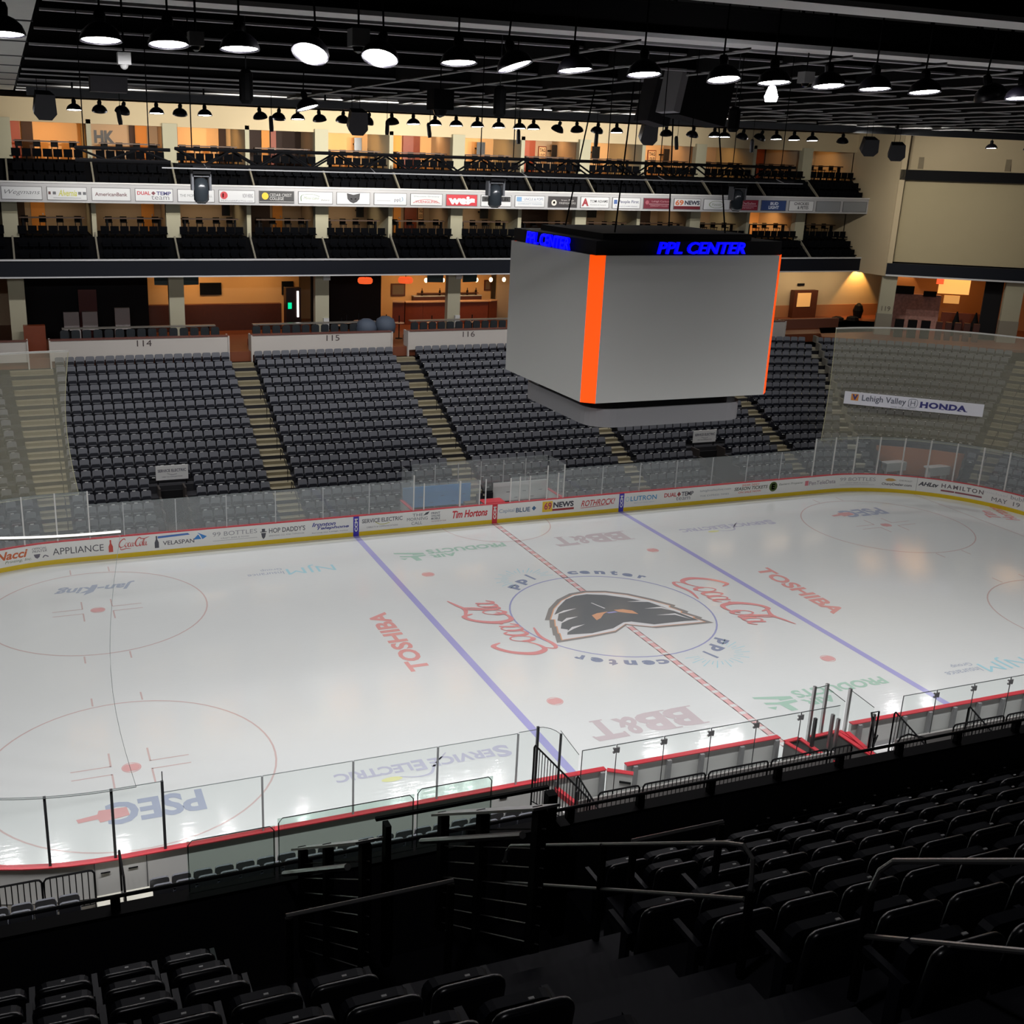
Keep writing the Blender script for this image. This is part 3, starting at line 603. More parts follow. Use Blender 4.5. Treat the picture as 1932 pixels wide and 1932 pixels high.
# scorer's enclosure between the benches
t = thing('scorers_box', (0, -14, 0), 'open red-capped enclosure with tall posts between the two benches', 'enclosure')
def bar(b, p, q, wd, z0, z1):
    p = Vector((p[0], p[1], 0)); q = Vector((q[0], q[1], 0)); d = (q - p).normalized(); n = Vector((-d.y, d.x, 0)) * wd / 2
    b.hexa([(p - n) + Vector((0, 0, z0)), (p + n) + Vector((0, 0, z0)), (q + n) + Vector((0, 0, z0)), (q - n) + Vector((0, 0, z0)), (p - n) + Vector((0, 0, z1)), (p + n) + Vector((0, 0, z1)), (q + n) + Vector((0, 0, z1)), (q - n) + Vector((0, 0, z1))])
segs = [((-1.2, -13.35), (-.6, -13.3)), ((-1.2, -13.4), (-.92, -14.9)), ((-.6, -13.3), (-.55, -14.9)), ((-.2, -13.35), (.95, -13.3)), ((.85, -13.4), (.9, -14.95)), ((1.0, -13.3), (1.1, -14.1))]
b = MB()
for p, q in segs: bar(b, p, q, .09, .05, 1.05)
b.build('low_wall', mat('box_grey', rgb(120, 118, 116), rough=.6), parent=t)
for p, q in segs:
    b = MB(); bar(b, p, q, .15, 1.05, 1.09); b.build('cap_rail', REDC, parent=t)
for x, y, h in ((-.27, -13.3, 2.88), (.27, -13.25, 2.87), (1.25, -13.25, 2.55), (-.24, -14.24, 2.35), (-.05, -14.3, 2.2), (-.6, -13.9, 2.1), (1.12, -14.55, 2.3)):
    b = MB(); b.box(x - .045, x + .045, y - .045, y + .045, .1, h); b.build('post', CHROME if x > -.5 else POST_D, parent=t)
for p, q, h in (((-.27, -13.3), (.27, -13.25), 2.8), ((.3, -13.3), (.2, -14.2), 2.7), ((1.25, -13.3), (1.12, -14.5), 2.5)):
    b = MB(); bar(b, p, q, .012, 1.1, h); b.build('side_glass', GLASSN, parent=t); b = MB(); bar(b, p, q, .02, h, h + .014); b.build('polished_edge', EDGED, parent=t)
b = MB(); b.lathe([(.16, .1), (.18, .5), (.16, .55)], 10, (.35, -14.5, 0), cap=True); b.build('equipment_bin', DARKC, label='dark bin inside the scorers enclosure', cat='bin')
# bar fences behind the benches
def fence(x0, x1, y, z0, z1, label, group, y1=None, zt1=None):
    y1 = y if y1 is None else y1; zt1 = z1 if zt1 is None else zt1
    b = MB(); n = max(4, int((abs(x1 - x0) + abs(y1 - y)) / .135))
    P = lambda k, z: (x0 + (x1 - x0) * k / n, y + (y1 - y) * k / n, z)
    zt = lambda k: z1 + (zt1 - z1) * k / n
    b.tube([P(0, z0 - .25), P(0, z1 - .09), P(.35, z1 - .015), P(.9, zt(.9)), P(n - .9, zt(n - .9)), P(n - .35, zt1 - .015), P(n, zt1 - .09), P(n, z0 - .25)], .028, 5)
    o = b.build('bar_fence', BLACK, label=label, cat='fence', group=group)
    b = MB()
    for k in range(1, n): b.tube([P(k, z0), P(k, zt(k))], .014, 4)
    b.tube([P(0, z0), P(n, z0)], .02, 4); b.build('fence_bars', BLACK, parent=o)
xs = -9.3; i = 0
while xs < -1.0:
    wd = 1.3 if i == 0 else 2.05
    fence(xs, min(xs + wd, -.6), -15.6, 1.2, 2.08, 'black bar fence behind the left bench, %s panel from the left' % ORD[i], 'bar fences behind the benches'); xs += wd + .12; i += 1
xs = 3.4; i = 0
while xs < 13:
    fence(xs, xs + 2.1, -15.6, 1.2, 2.08, 'black bar fence behind the right bench, %s panel from the left' % ORD[i], 'bar fences behind the benches'); xs += 2.22; i += 1
fence(-10.4, -9.55, -13.7, .9, 2.75, 'tall black stair fence sloping down at the left end of the bench', 'sloping stair fences', -15.6, 1.9)
fence(-9.45, -9.35, -14.6, .9, 2.1, 'lower black stair fence beside the bench corner post', 'sloping stair fences', -16.4, 1.5)
fence(1.9, 2.0, -14.6, .9, 2.3, 'black stair fence sloping down at the right of the scorers box', 'sloping stair fences', -16.8, 1.5)
fence(4.35, 4.5, -15.2, 1.0, 2.4, 'black stair fence beside the second bench stairs', 'sloping stair fences', -16.6, 1.7)
fence(-27.6, -25.75, -13.75, .35, 1.25, 'black bar fence by the near boards at the far left edge', 'bar fences by the left near corner')
fence(-25.4, -23.85, -13.75, .35, 1.35, 'black bar fence under the dark glass post', 'bar fences by the left near corner')
fence(-23.8, -22.6, -13.75, .35, 1.35, 'black bar fence left of the white gate panels', 'bar fences by the left near corner')
t = thing('red_stair_rail', (-8.9, -14.5, 0), 'red capped side wall slanting beside the bench entrance', 'wall')
b = MB(); bar(b, (-9.5, -13.5), (-9.0, -16.2), .14, .9, 1.08); b.build('cap_rail', REDC, parent=t); b = MB(); bar(b, (-9.5, -13.5), (-9.0, -16.2), .08, .1, .9); b.build('side_wall', BOARDW, parent=t)
t = thing('red_side_wall', (1.6, -14.5, 0), 'red capped side wall slanting beside the right bench entrance', 'wall')
b = MB(); bar(b, (1.15, -13.5), (.85, -15.7), .16, .95, 1.12); b.build('cap_rail', REDC, parent=t); b = MB(); bar(b, (1.15, -13.5), (.85, -15.7), .08, .1, .95); b.build('side_wall', BOARDW, parent=t)
t = thing('stair_handrail', (1.2, -15.4, 0), 'black looped handrail by the scorers enclosure', 'handrail')
b = MB(); b.tube([(.6, -15.2, .9), (.6, -15.2, 1.9), (.95, -14.6, 2.4), (1.25, -14.6, 2.4), (1.25, -14.6, 1.0)], .03); b.build('rail', BLACK, parent=t)
b = MB(); b.tube([(.95, -14.7, 1.0), (.95, -14.7, 2.3)], .03); b.tube([(.6, -15.2, 1.5), (1.25, -14.7, 1.6)], .025); b.build('post', BLACK, parent=t)
t = thing('stair_handrail', (2.2, -15.6, 0), 'black handrail with round bend right of the scorers enclosure', 'handrail')
b = MB(); b.tube([(1.5, -15.3, 1.1), (1.45, -15.3, 1.5), (1.6, -15.3, 1.8), (1.9, -15.3, 1.85), (2.6, -15.3, 1.6), (2.7, -15.3, 1.3)], .03); b.build('rail', BLACK, parent=t)

# ================= FAR BOWL =================
NR = 17; DY = .83125; DZ = .3906
def row_d(k): return 1.146 + DY * k      # offset from the boards of the seat back tops in row k
def row_z(k): return .15 + DZ * k
VOM = [(-17.1, -15.8), (15.2, 17.05), (L1s + 8.534 * rad(27), L1s + 8.534 * rad(52))]   # openings in s
AISLE = [(-22.65, -21.5), (-11.32, -10.02), (-1.02, .32), (9.58, 10.65), (20.95, 22.0), (L1s + 8.534 * rad(55), L1s + 8.534 * rad(60.5))]
SMAX = 46.0
def in_r(s, R, pad=0): return any(a - pad < s < c + pad for a, c in R)
b = MB()
cuts = sorted(set([-33.0, SMAX] + [v for r in VOM for v in r]))
for i in range(len(cuts) - 1):
    a, c = cuts[i], cuts[i + 1]; k0 = 5 if in_r((a + c) / 2, VOM) else 0
    for k in range(k0, NR):
        zb = row_z(k0) - .3 if k0 else -.02
        sweep(b, rect(row_d(k) - DY + .1, row_d(k) + .1, zb, row_z(k)), a, c, step=1.6)
struct(b, 'floor_terrace', DARKC)
b = MB()
for i, (a, c) in enumerate(VOM):
    sweep(b, rect(.35, 4.0, -.02, .12), a, c, 1, step=1.6); sweep(b, rect(row_d(5) - DY, row_d(5) - DY + .12, .1, row_z(5) - .25), a, c, 2 if i == 2 else 0, step=1.6)  # black back wall stands for the dark of the passage
struct(b, 'floor_ramp', [DRAPE, CONC, mat('ramp_lit_orange', rgb(196, 120, 66), rough=.7)])  # orange colour puts the warm light into the corner tunnel wall
for a_, t_ in ((33, 'right'), (45, 'left')):
    x, y = 21.95 + 12.4 * math.sin(rad(a_)), 4.42 + 12.4 * math.cos(rad(a_)); bb = MB(); bb.box(x - .8, x + .8, y - .3, y + .3, .9, 1.0); bb.box(x - .7, x - .6, y - .2, y + .2, .1, .9); bb.box(x + .6, x + .7, y - .2, y + .2, .1, .9); bb.box(x - .8, x + .8, y - .32, y - .3, .45, .95)
    bb.build('entrance_table', WHITE, label='white table inside the right corner entrance, %s one' % t_, cat='table')
for i, (a, c) in enumerate(VOM):
    b = MB()
    for s in (a, c):
        for k in range(5):
            sweep(b, rect(row_d(k) - DY + .1, row_d(k) + .12, .1, row_z(k) + .45), s - .05, s + .05)
    b.build('entrance_side_wall', mat('vom_wall', rgb(52, 46, 42), rough=.7), label='stepped side walls of the %s entrance tunnel in the far seats' % ('left', 'middle', 'right corner')[i], cat='wall')
for i, (s0, s1) in enumerate(AISLE):
    b = MB()
    for k in range(NR):
        sweep(b, rect(row_d(k) - DY + .1, row_d(k) - DY * .5 + .1, row_z(k), row_z(k) + DZ * .0 + .012), s0, s1, 0, 1.6)
        sweep(b, rect(row_d(k) - DY * .5 + .1, row_d(k) + .1, row_z(k), row_z(k) + DZ * .5), s0, s1, 0, 1.6)
        sweep(b, rect(row_d(k) - DY + .1, row_d(k) - DY + .15, row_z(k) + .012, row_z(k) + .017), s0 + .03, s1 - .03, 1, 1.6)
        sweep(b, rect(row_d(k) - DY * .5 + .1, row_d(k) - DY * .5 + .15, row_z(k) + DZ * .5, row_z(k) + DZ * .5 + .005), s0 + .03, s1 - .03, 1, 1.6)
    o = b.build('aisle_stairs', [STEP, mat('nosing', rgb(176, 168, 140), rough=.6)], label=('tan stepped aisle behind the left net', 'tan stepped aisle right of the left entrance tunnel', 'tan stepped aisle running down to the blue penalty box', 'tan stepped aisle seen under the scoreboard', 'tan stepped aisle at the right before the corner', 'narrow stepped aisle in the right corner')[i], cat='stairs')
    m_ = (s0 + s1) / 2
    t = None
    for j, (k0, k1) in enumerate(((1, 3), (4, 6), (7, 9), (10, 12))):
        off = .0 if i else .0
        b = MB(); P = lambda k, z: (*ring(m_ + (.35 if i < 5 else 0), row_d(k) - .2), row_z(k) + z)
        b.tube([P(k0, .1), P(k0, .82), P(k0 + .15, .9), P(k1 - .15, .9), P(k1, .82), P(k1, .1)], .022, 5)
        t = b.build('aisle_handrail', BLACK, label='dark looped handrail on %s, %s from the bottom' % (('the aisle behind the left net', 'the aisle right of section 114', 'the aisle right of section 115', 'the aisle under the scoreboard', 'the last straight aisle on the right', 'the corner aisle')[i], ORD[j]), cat='handrail', group='aisle handrails in the far stands')
# end stairs seen through the right net
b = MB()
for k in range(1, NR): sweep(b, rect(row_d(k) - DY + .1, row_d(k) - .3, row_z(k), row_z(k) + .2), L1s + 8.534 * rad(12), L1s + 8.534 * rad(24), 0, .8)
b.build('aisle_stairs', [mat('lit_step', rgb(176, 170, 150), rough=.7)], label='pale stepped stairs seen through the right net at the edge', cat='stairs')  # paler copy of the step colour, painted as if lit

# white walls with section numbers
def fw(x0, x1, num, nx, label):
    b = MB(); b.box(x0, x1, 27.58, 27.72, 7.0, 8.16); o = b.build('section_wall', WHITEW, label=label, cat='wall')
    b = MB(); b.box(x0, x1, 27.55, 28.0, 8.16, 8.22); b.build('wall_ledge', mat('ledge_wood', rgb(110, 70, 62), rough=.5), parent=o)
    if num:
        b = MB(); letter(b, num, lambda u, v: (u, 27.57, v), nx - .42, nx + .42, 7.72, 8.08, 0, .0); b.build('section_number', ink(70, 60, 58), parent=o)
    b = MB(); b.box(x0 - .02, x0 + .06, 27.5, 28.4, 6.6, 8.2); b.box(x1 - .06, x1 + .02, 27.5, 28.4, 6.6, 8.2); b.build('wall_end', WHITEW, parent=o)
fw(-32, -22.75, '113', -27.5, 'white wall above the seats behind the left net'); fw(-21.6, -11.4, '114', -16.35, 'white wall painted 114 above the far seats')
fw(-10.05, -1.08, '115', -4.95, 'white wall painted 115 above the far seats'); fw(-.02, 9.5, '116', 4.15, 'white wall painted 116 left of the scoreboard')
fw(10.7, 20.9, '', 0, 'white wall hidden behind the scoreboard'); fw(22.1, 29.0, '', 0, 'white wall right of the scoreboard ending at dark seats')
b = MB()
for (u0, u1, z0, z1) in ((21.3, 21.3, 0, 0),): pass
for s in (L1s + 8.534 * rad(21),):
    b = MB(); sweep(b, rect(1.2, 15.2, 0, 0), s, s + .01)
b = MB()
for k in range(4, NR): sweep(b, rect(row_d(k) - DY, row_d(k), row_z(k) + .55, row_z(k) + 1.0), L1s + 8.534 * rad(21.0), L1s + 8.534 * rad(21.4), 0, 1)
b.build('aisle_divider', mat('divider_grey', rgb(120, 118, 108), rough=.6), label='thin grey sloping divider beside the dark corner seats', cat='divider')

# far folding seat, one mesh
def rr(w, h, r, n=3, top_only=False):
    pts = []
    for cx, cy, a0 in ((w / 2 - r, r, -90), (w / 2 - r, h - r, 0), (-w / 2 + r, h - r, 90), (-w / 2 + r, r, 180)):
        if top_only and cy == r: pts.append((w / 2 if cx > 0 else -w / 2, 0)); continue
        pts += [(cx + r * math.cos(rad(a0 + 90 * i / n)), cy + r * math.sin(rad(a0 + 90 * i / n))) for i in range(n + 1)]
    return pts
def slab(mb, w, h, t, r, M, mi=0, n=3):   # upright rounded slab in local x-z, thickness along y
    P = rr(w, h, r, n); k = len(P)
    vs = [M @ Vector((x, 0, z)) for x, z in P] + [M @ Vector((x * .96, -t, z * .98 + .005)) for x, z in P]
    mb.add(vs, [tuple(range(k)), tuple(range(2 * k - 1, k - 1, -1))] + [((j + 1) % k, j, k + j, k + (j + 1) % k) for j in range(k)], mi)
def farseat(mb, M):   # faces -y; origin on the tread under the seat back
    T = lambda x, y, z, rx: M @ Matrix.Translation((x, y, z)) @ Matrix.Rotation(rad(rx), 4, 'X')
    slab(mb, .49, .44, .06, .08, T(0, -.02, .42, -9), 0, 2)
    slab(mb, .44, .26, .07, .06, T(0, -.11, .34, -4), 1, 2); mb.box(-.2, .2, -.19, -.13, .395, .43, 3, M)  # dark pan makes the gap under the back; pale lip paints its highlight
    mb.box(-.262, -.232, -.28, .02, .18, .54, 1, M); mb.box(-.24, .24, -.12, .0, .22, .36, 1, M)
    mb.box(-.08, .08, -.215, -.19, .29, .335, 2, M)
farm = MB(); farseat(farm, Matrix.Identity(4))
FSM = None
def camproj(p):
    v = cam.matrix_basis.inverted() @ Vector(p) if False else CMI @ Vector(p)
    if v.z > -1: return None
    return (.5 - .0695 + (v.x / -v.z) * 2090.4 / 1932, .5 + .0021 + (v.y / -v.z) * 2090.4 / 1932, -v.z)
CMI = (Matrix.Translation(CAMP) @ Matrix.Rotation(-0.3623, 4, 'Z') @ Matrix.Rotation(-0.0291, 4, 'Y') @ Matrix.Rotation(1.2643, 4, 'X')).inverted()
SECT = [(-31.5, -22.75, 'section 113'), (-21.4, -11.4, 'section 114'), (-9.95, -1.08, 'section 115'), (.4, 9.5, 'section 116'), (10.72, 20.88, 'the section under the scoreboard'),
        (22.05, L1s + 8.534 * rad(20.8), 'the corner section by the scoreboard'), (L1s + 8.534 * rad(21.6), L1s + 8.534 * rad(55), 'the dark corner section behind the right net'), (L1s + 8.534 * rad(61), 45.5, 'the end section behind the right net')]
cand = []
for a, c, nm in SECT:
    for k in range(NR):
        scale = 1.0 if (a + c) / 2 < 21.9 else (8.534 + row_d(k)) / 8.534
        if (a + c) / 2 < 21.9: n = int((c - a) / .545)
        else: n = int((min(c, L2s) - a) * scale / .545)
        for j in range(n):
            s = a + (j + .5) * (c - a) / n if scale == 1 else a + (j + .5) * .545 / scale
            if in_r(s, VOM, .2 / scale + .1) and k < 5: continue
            if k < 2 and -4.9 < s < 4.45: continue
            x, y = ring(s, row_d(k)); x2, y2 = ring(s, 0); yaw = math.atan2(x - x2, y - y2)
            q = camproj((x, y, row_z(k) + .6))
            if not q or not (-.06 < q[0] < 1.06): continue
            cand.append((q[2], (x, y, row_z(k)), -yaw, k, j, nm))
cand.sort(key=lambda t: t[0])
fm = bpy.data.meshes.new('far_seat'); fm.from_pydata(farm.v, [], farm.f)
LIP = mat('seat_lip_highlight', rgb(140, 142, 146), rough=.35)
for m in (SEATM, SEATD, TAG, LIP): fm.materials.append(m)
for p, mi in zip(fm.polygons, farm.m): p.material_index = mi
NEARN = 250
for q, loc, yaw, k, j, nm in cand[:NEARN]:
    o = bpy.data.objects.new('stadium_seat', fm); COL.objects.link(o); o.location = loc; o.rotation_euler = (0, 0, yaw)
    tag(o, 'folded charcoal seat in %s, %s row up, %s seat from its left' % (nm, ORD[k], ORD[j]), 'seat', 'folded charcoal seats in the far stands')
b = MB()
for q, loc, yaw, k, j, nm in cand[NEARN:]: farseat(b, Matrix.Translation(loc) @ Matrix.Rotation(yaw, 4, 'Z'))
b.build('stadium_seats', [SEATM, SEATD, TAG, LIP], label='rows of folded charcoal seats filling the far stands behind the nearest ones', cat='seats', kind='stuff')
# entrance signs
def vsign(x0, x1, y, z0, z1, label):
    b = MB(); b.box(x0, x1, y, y + .05, z0, z1); o = b.build('entrance_sign', WHITE, label=label, cat='sign')
    b = MB(); mp = lambda u, v: (u, y - .006, v); w_ = x1 - x0; h = z1 - z0
    letter(b, 'SERVICE ELECTRIC', mp, x0 + .1, x1 - .1, z0 + h * .55, z0 + h * .75, 0, .02); stroke(b, mp, [(x0 + w_ * .35, z0 + h * .45), (x0 + w_ * .5, z0 + h * .35), (x0 + w_ * .65, z0 + h * .4)], .02)
    letter(b, 'CABLE TV & COMMUNICATIONS', mp, x0 + .3, x1 - .3, z0 + h * .18, z0 + h * .26, 0, 0); b.build('sign_lettering', ink(70, 70, 90), parent=o)
    for x in (x0 + .1, x1 - .1):
        b = MB(); b.box(x - .03, x + .03, y + .05, y + .1, 1.2, z1 - .1); b.build('sign_bracket', BLACK, parent=o)
vsign(-17.15, -15.5, 17.7, 2.35, 3.12, 'white sign over the left entrance tunnel in section 114'); vsign(15.35, 17.0, 17.7, 2.35, 3.12, 'white sign over the entrance tunnel right of the scoreboard')

# ================= nets =================
def rcirc(s, off=.12): return ring(s, off)
def net(s0, s1, zt, zb, m, pm, name, label, edge=(1, 1), sag=.35):
    b = MB(); st = stations(s0, s1, .5); n = len(st); rows = 12; vs = []
    for i, s in enumerate(st):
        for r in range(rows + 1):
            f = r / rows; ss = s
            if edge[0] and i == 0: ss = s + sag * math.sin(PI * f) * .9
            if edge[1] and i == n - 1: ss = s - sag * math.sin(PI * f) * .9
            x, y = rcirc(ss, .12 + .25 * math.sin(PI * f)); vs.append((x, y, zt + (zb - zt) * f))
    fs = [(i * (rows + 1) + r, i * (rows + 1) + r + 1, (i + 1) * (rows + 1) + r + 1, (i + 1) * (rows + 1) + r) for i in range(n - 1) for r in range(rows)]
    b.add(vs, fs); o = b.build(name, m, label=label, cat='net', smooth=True)
    b = MB(); b.tube([(*rcirc(s), zt) for s in st], .05 if m is NET else .045, 6); b.build('top_pipe', pm, parent=o)
    for e, i in ((edge[0], 0), (edge[1], n - 1)):
        if e: b = MB(); b.tube([vs[i * (rows + 1) + r] for r in range(rows + 1)], .018 if m is NET else .006, 4); b.build('edge_rope', mat('rope', rgb(190, 186, 150), rough=.8) if m is NET else EDGE, parent=o)
    b = MB(); b.tube([vs[i * (rows + 1) + rows] for i in range(n)], .012, 4); b.build('bottom_rope', mat('rope', rgb(190, 186, 150), rough=.8) if m is NET else EDGED, parent=o)
    return o
PIPEW = mat('white_pipe', rgb(215, 214, 206), rough=.4)
net(21.2, 50.0, 9.98, 3.28, NET, PIPEW, 'protective_net', 'olive protective net with white curved pipe in the right rink corner', (1, 0))
net(-34.0, -21.2, 9.98, 3.28, NET, PIPEW, 'protective_net', 'olive protective net with white curved pipe at the left far corner', (0, 1))
net(near_s(-21.4), -50.0, 10.0, 3.1, NETN, PIPEW, 'protective_net', 'nearly invisible net over the near left corner under a white pipe', (1, 0), .5)
# banner on the right net
e = Vector((29.17 - 22.37, 9.09 - 13.01, 0)); L = e.length; e.normalize(); nn = Vector((e.y, -e.x, 0))
A = Vector((22.37, 13.01, 0))
t = thing('net_banner', (25.8, 11.0, 5.2), 'long white banner hung across the right protective net', 'banner')
def bm(u, v, o=.0): q = A + e * u + nn * (.25 + o if nn.y < 0 else -.25 - o); return (q.x, q.y, 5.55 + v - .32 * u / L)
sgn = 1
b = MB(); b.hexa([bm(0, 0, 0), bm(L, 0, 0), bm(L, 0, -.03), bm(0, 0, -.03), bm(0, .74, 0), bm(L, .74, 0), bm(L, .74, -.03), bm(0, .74, -.03)])
b.build('banner_panel', mat('banner_white', rgb(236, 236, 244), rough=.4), parent=t)
mp = lambda u, v: bm(u, v, .012)
b = MB(); quadm(b, mp, .38, .8, .24, .63); b.build('banner_mark', ink(226, 150, 70), parent=t)
mp2 = lambda u, v: bm(u, v, .02)
b = MB(); letter(b, 'V', mp2, .44, .76, .28, .6, 0, .06); b.build('banner_mark', ink(60, 60, 130), parent=t)
b = MB(); letter(b, 'Lehigh Valley', mp, 1.0, 3.5, .16, .62, 0, .01); letter(b, 'Lehigh Valley Honda.com', mp, 2.7, 4.1, .05, .12, 0, 0); b.build('banner_lettering', ink(90, 96, 110), parent=t)
b = MB(); stroke(b, mp, [(u * .24 + 3.9, v * .24 + .38) for u, v in rr(2, 2, .6, 3)[0:] + [rr(2, 2, .6, 3)[0]]] if False else [(3.68, .22), (3.66, .6), (4.1, .62), (4.1, .2), (3.68, .18), (3.66, .3)], .03, 0, 3)
letter(b, 'H', mp, 3.76, 4.02, .25, .57, 0, .0); b.build('banner_mark', ink(110, 116, 130), parent=t)
b = MB(); letter(b, 'HONDA', mp, 4.3, 6.9, .2, .56, 0, .05, space=1.1)
for u in (4.32, 4.62, 5.55, 5.88, 6.5, 6.85): quadm(b, mp, u - .05, u + .12, .19, .23)
b.build('banner_lettering', ink(60, 60, 130), parent=t, label='dark blue capital lettering')

# ================= UPPER FAR SIDE: columns, fascias, suites =================
XC = [-32.2, -23.1, -13.95, -4.8, 4.28, 13.4, 22.55, 31.65]
XE = 36.2
WARM = (1.0, 0.50, 0.17)
ORW = mat('suite_warm_lit_wall', rgb(222, 178, 122), rough=0.8)  # beige paint tinted orange, the warm room light put into its colour
BGW = mat('suite_beige_wall', rgb(176, 156, 130), rough=0.8)
DKW = mat('suite_dark_wall', rgb(52, 38, 32), rough=0.8)  # own colour of dark panels; as room wall it paints an unlit suite
ORD_ = mat('suite_orange_door', rgb(226, 150, 60), rough=0.6)
REDD = mat('suite_red_brown_door', rgb(150, 66, 34), rough=0.5)
CARP = mat('suite_carpet', rgb(60, 44, 36), rough=0.95)
COLN = ['far left edge', 'second from left', 'third from left', 'fourth from left', 'middle', 'third from right', 'second from right', 'rightmost']
for i, x in enumerate(XC):
    for nm, z0, z1, w_ in (('upper suites', 18.0, 20.2, .42), ('lower suites', 13.7, 15.9, .42), ('concourse', 7.2, 11.7, .45)):
        if nm == 'concourse' and i == 7: continue
        if i == 0 and nm != 'concourse': continue
        b = MB(); b.box(x - w_, x + w_, 30.7, 31.2, z0, z1)
        o = b.build('column', CREAM2, label='cream square column on the %s level, %s' % (nm, COLN[i]), cat='column', group='cream columns of the far stands')
        if nm == 'concourse' and i in (3, 4):
            b = MB(); b.box(x + .05, x + .5, 30.55, 30.7, 11.1, 11.5); b.box(x + .05, x + .4, 30.5, 30.7, 7.9, 8.7); b.build('duct_cover', mat('duct_white', rgb(200, 200, 196), rough=.5), parent=o)
# floors, slabs, headers
b = MB()
for (yf, zf, zr, zs) in ((29.1, 12.2, 13.75, 11.7), (29.1, 16.3, 18.0, 15.85)):
    b.prism([(29.1, zs), (41, zs), (41, zr), (31.0, zr), (29.1, zf)], 'x', -40, XE)
struct(b, 'floor_balcony', mat('balcony_carpet', rgb(14, 14, 16), rough=.95, spec=.05))
b = MB(); b.box(-40, XE, 30.95, 31.25, 20.02, 21.3); struct(b, 'wall_header', CREAM)
b = MB(); b.box(-40, 50, 41, 41.4, 7, 22); struct(b, 'wall_back', BGW)
b = MB(); b.box(-40, 60, 27.72, 42, 6.6, 7.2); struct(b, 'floor_concourse', mat('concourse_floor', rgb(120, 66, 42), rough=.4))
b = MB(); b.box(-40, XE, 31.25, 41, 20.45, 20.6); b.box(-40, XE, 31.25, 41, 15.9, 16.25); struct(b, 'ceiling_suites', BGW)
# fascias
def fascia(z0, z1, m, label, name):
    b = MB(); b.box(-40, XE, 28.98, 29.12, z0, z1); o = b.build(name, m, label=label, cat='balcony front')
    b = MB(); b.box(-40, XE, 28.9, 29.2, z1, z1 + .09); b.build('cap_rail', LIGHTF, parent=o)
    return o
UF = fascia(15.72, 16.76, GREYF, 'light grey upper balcony front carrying a row of sponsor signs', 'balcony_fascia')
LF = fascia(11.62, 12.5, NAVYF, 'dark navy lower balcony front between pale edge strips', 'balcony_fascia')
b = MB(); b.box(-40, XE, 28.93, 29.2, 11.54, 11.62); b.build('lower_edge', LIGHTF, parent=LF)
def fsign(i, bg, desc, draw):
    x0 = -23.45 + 2.39 * i * (59.35 / 59.36); x1 = x0 + 2.12
    b = MB(); b.box(x0, x1, 28.94, 28.98, 15.87, 16.55); o = b.build('sponsor_sign', ink(*bg), label=desc, cat='sign', group='sponsor signs on the upper balcony front')
    b = MB()
    for a in ((x0, x1, 15.85, 15.875), (x0, x1, 16.545, 16.57), (x0 - .01, x0 + .015, 15.85, 16.57), (x1 - .015, x1 + .01, 15.85, 16.57)): b.box(a[0], a[1], 28.93, 28.975, a[2], a[3])
    b.build('sign_frame', ink(96, 96, 98), parent=o)
    mp = lambda u, v: (x0 + u * 2.12, 28.932, 15.87 + v * .68)
    for it in draw:
        b = MB(); k = it[0]
        if k == 't': letter(b, it[1], mp, *it[2], 0, it[4] if len(it) > 4 else .01, it[5] if len(it) > 5 else 0)
        elif k == 'q': quadm(b, mp, *it[2])
        elif k == 'p': polym(b, mp, it[2])
        elif k == 'c': cx, cy, r = it[2]; b.add([mp(cx + r * math.cos(t) / 3.1, cy + r * math.sin(t)) for t in [j * PI / 8 for j in range(16)]], [tuple(range(16))])
        elif k == 's': stroke(b, mp, it[2], .03)
        b.build('sign_mark' if k != 't' else 'sign_lettering', ink(*it[3]), parent=o)
W_ = (212, 214, 216); G_ = (90, 92, 98)
fsign(0, W_, 'white balcony sign with grey script lettering at the far left edge', [('t', 'Wegmans', (.08, .95, .3, .75), G_, -.01, .35)])
fsign(1, W_, 'white balcony sign with yellow-green script between small squares', [('t', 'Alvernia', (.28, .75, .3, .8), (190, 190, 70), .02, .3), ('q', 0, (.03, .09, .42, .65), (90, 50, 50)), ('q', 0, (.14, .22, .42, .65), G_), ('q', 0, (.78, .86, .42, .65), G_), ('q', 0, (.9, .98, .42, .65), G_), ('q', 0, (.15, .85, .14, .17), G_)])
fsign(2, W_, 'white balcony sign with one plain dark line of bank lettering', [('t', 'AmericanBank', (.08, .92, .35, .65), (120, 92, 96), .02)])
fsign(3, W_, 'white balcony sign with red and navy words and a diamond', [('t', 'DUAL', (.05, .4, .5, .8), (190, 70, 80), .03), ('t', 'TEMP', (.56, .95, .5, .8), (80, 80, 130), .03), ('p', 0, [(.42, .65), (.48, .82), (.54, .65), (.48, .48)], (120, 60, 70)), ('t', 'team', (.42, .9, .12, .45), (130, 130, 136), 0)])
fsign(4, W_, 'white balcony sign with pale newspaper lettering behind a spotlight', [('t', 'THE MORNING CALL', (.06, .94, .4, .62), (120, 124, 128), 0)])
fsign(5, W_, 'white balcony sign with a red round mark on the left', [('c', 0, (.14, .58, .32), (196, 50, 60)), ('t', 'NOW HIRING', (.66, .95, .4, .75), (110, 110, 120), 0), ('t', 'McDonaldsForYou.com', (.06, .94, .08, .2), (110, 110, 120), 0), ('q', 0, (.1, .13, .4, .75), W_)])
fsign(6, (44, 44, 46), 'black balcony sign with yellow mark and grey lettering', [('c', 0, (.17, .58, .3), (230, 190, 40)), ('t', 'CEDAR CREST', (.3, .93, .55, .8), (190, 190, 190), 0), ('t', 'COLLEGE', (.3, .7, .25, .5), (190, 190, 190), .01), ('q', 0, (.0, 1, .08, .13), (170, 170, 170))])
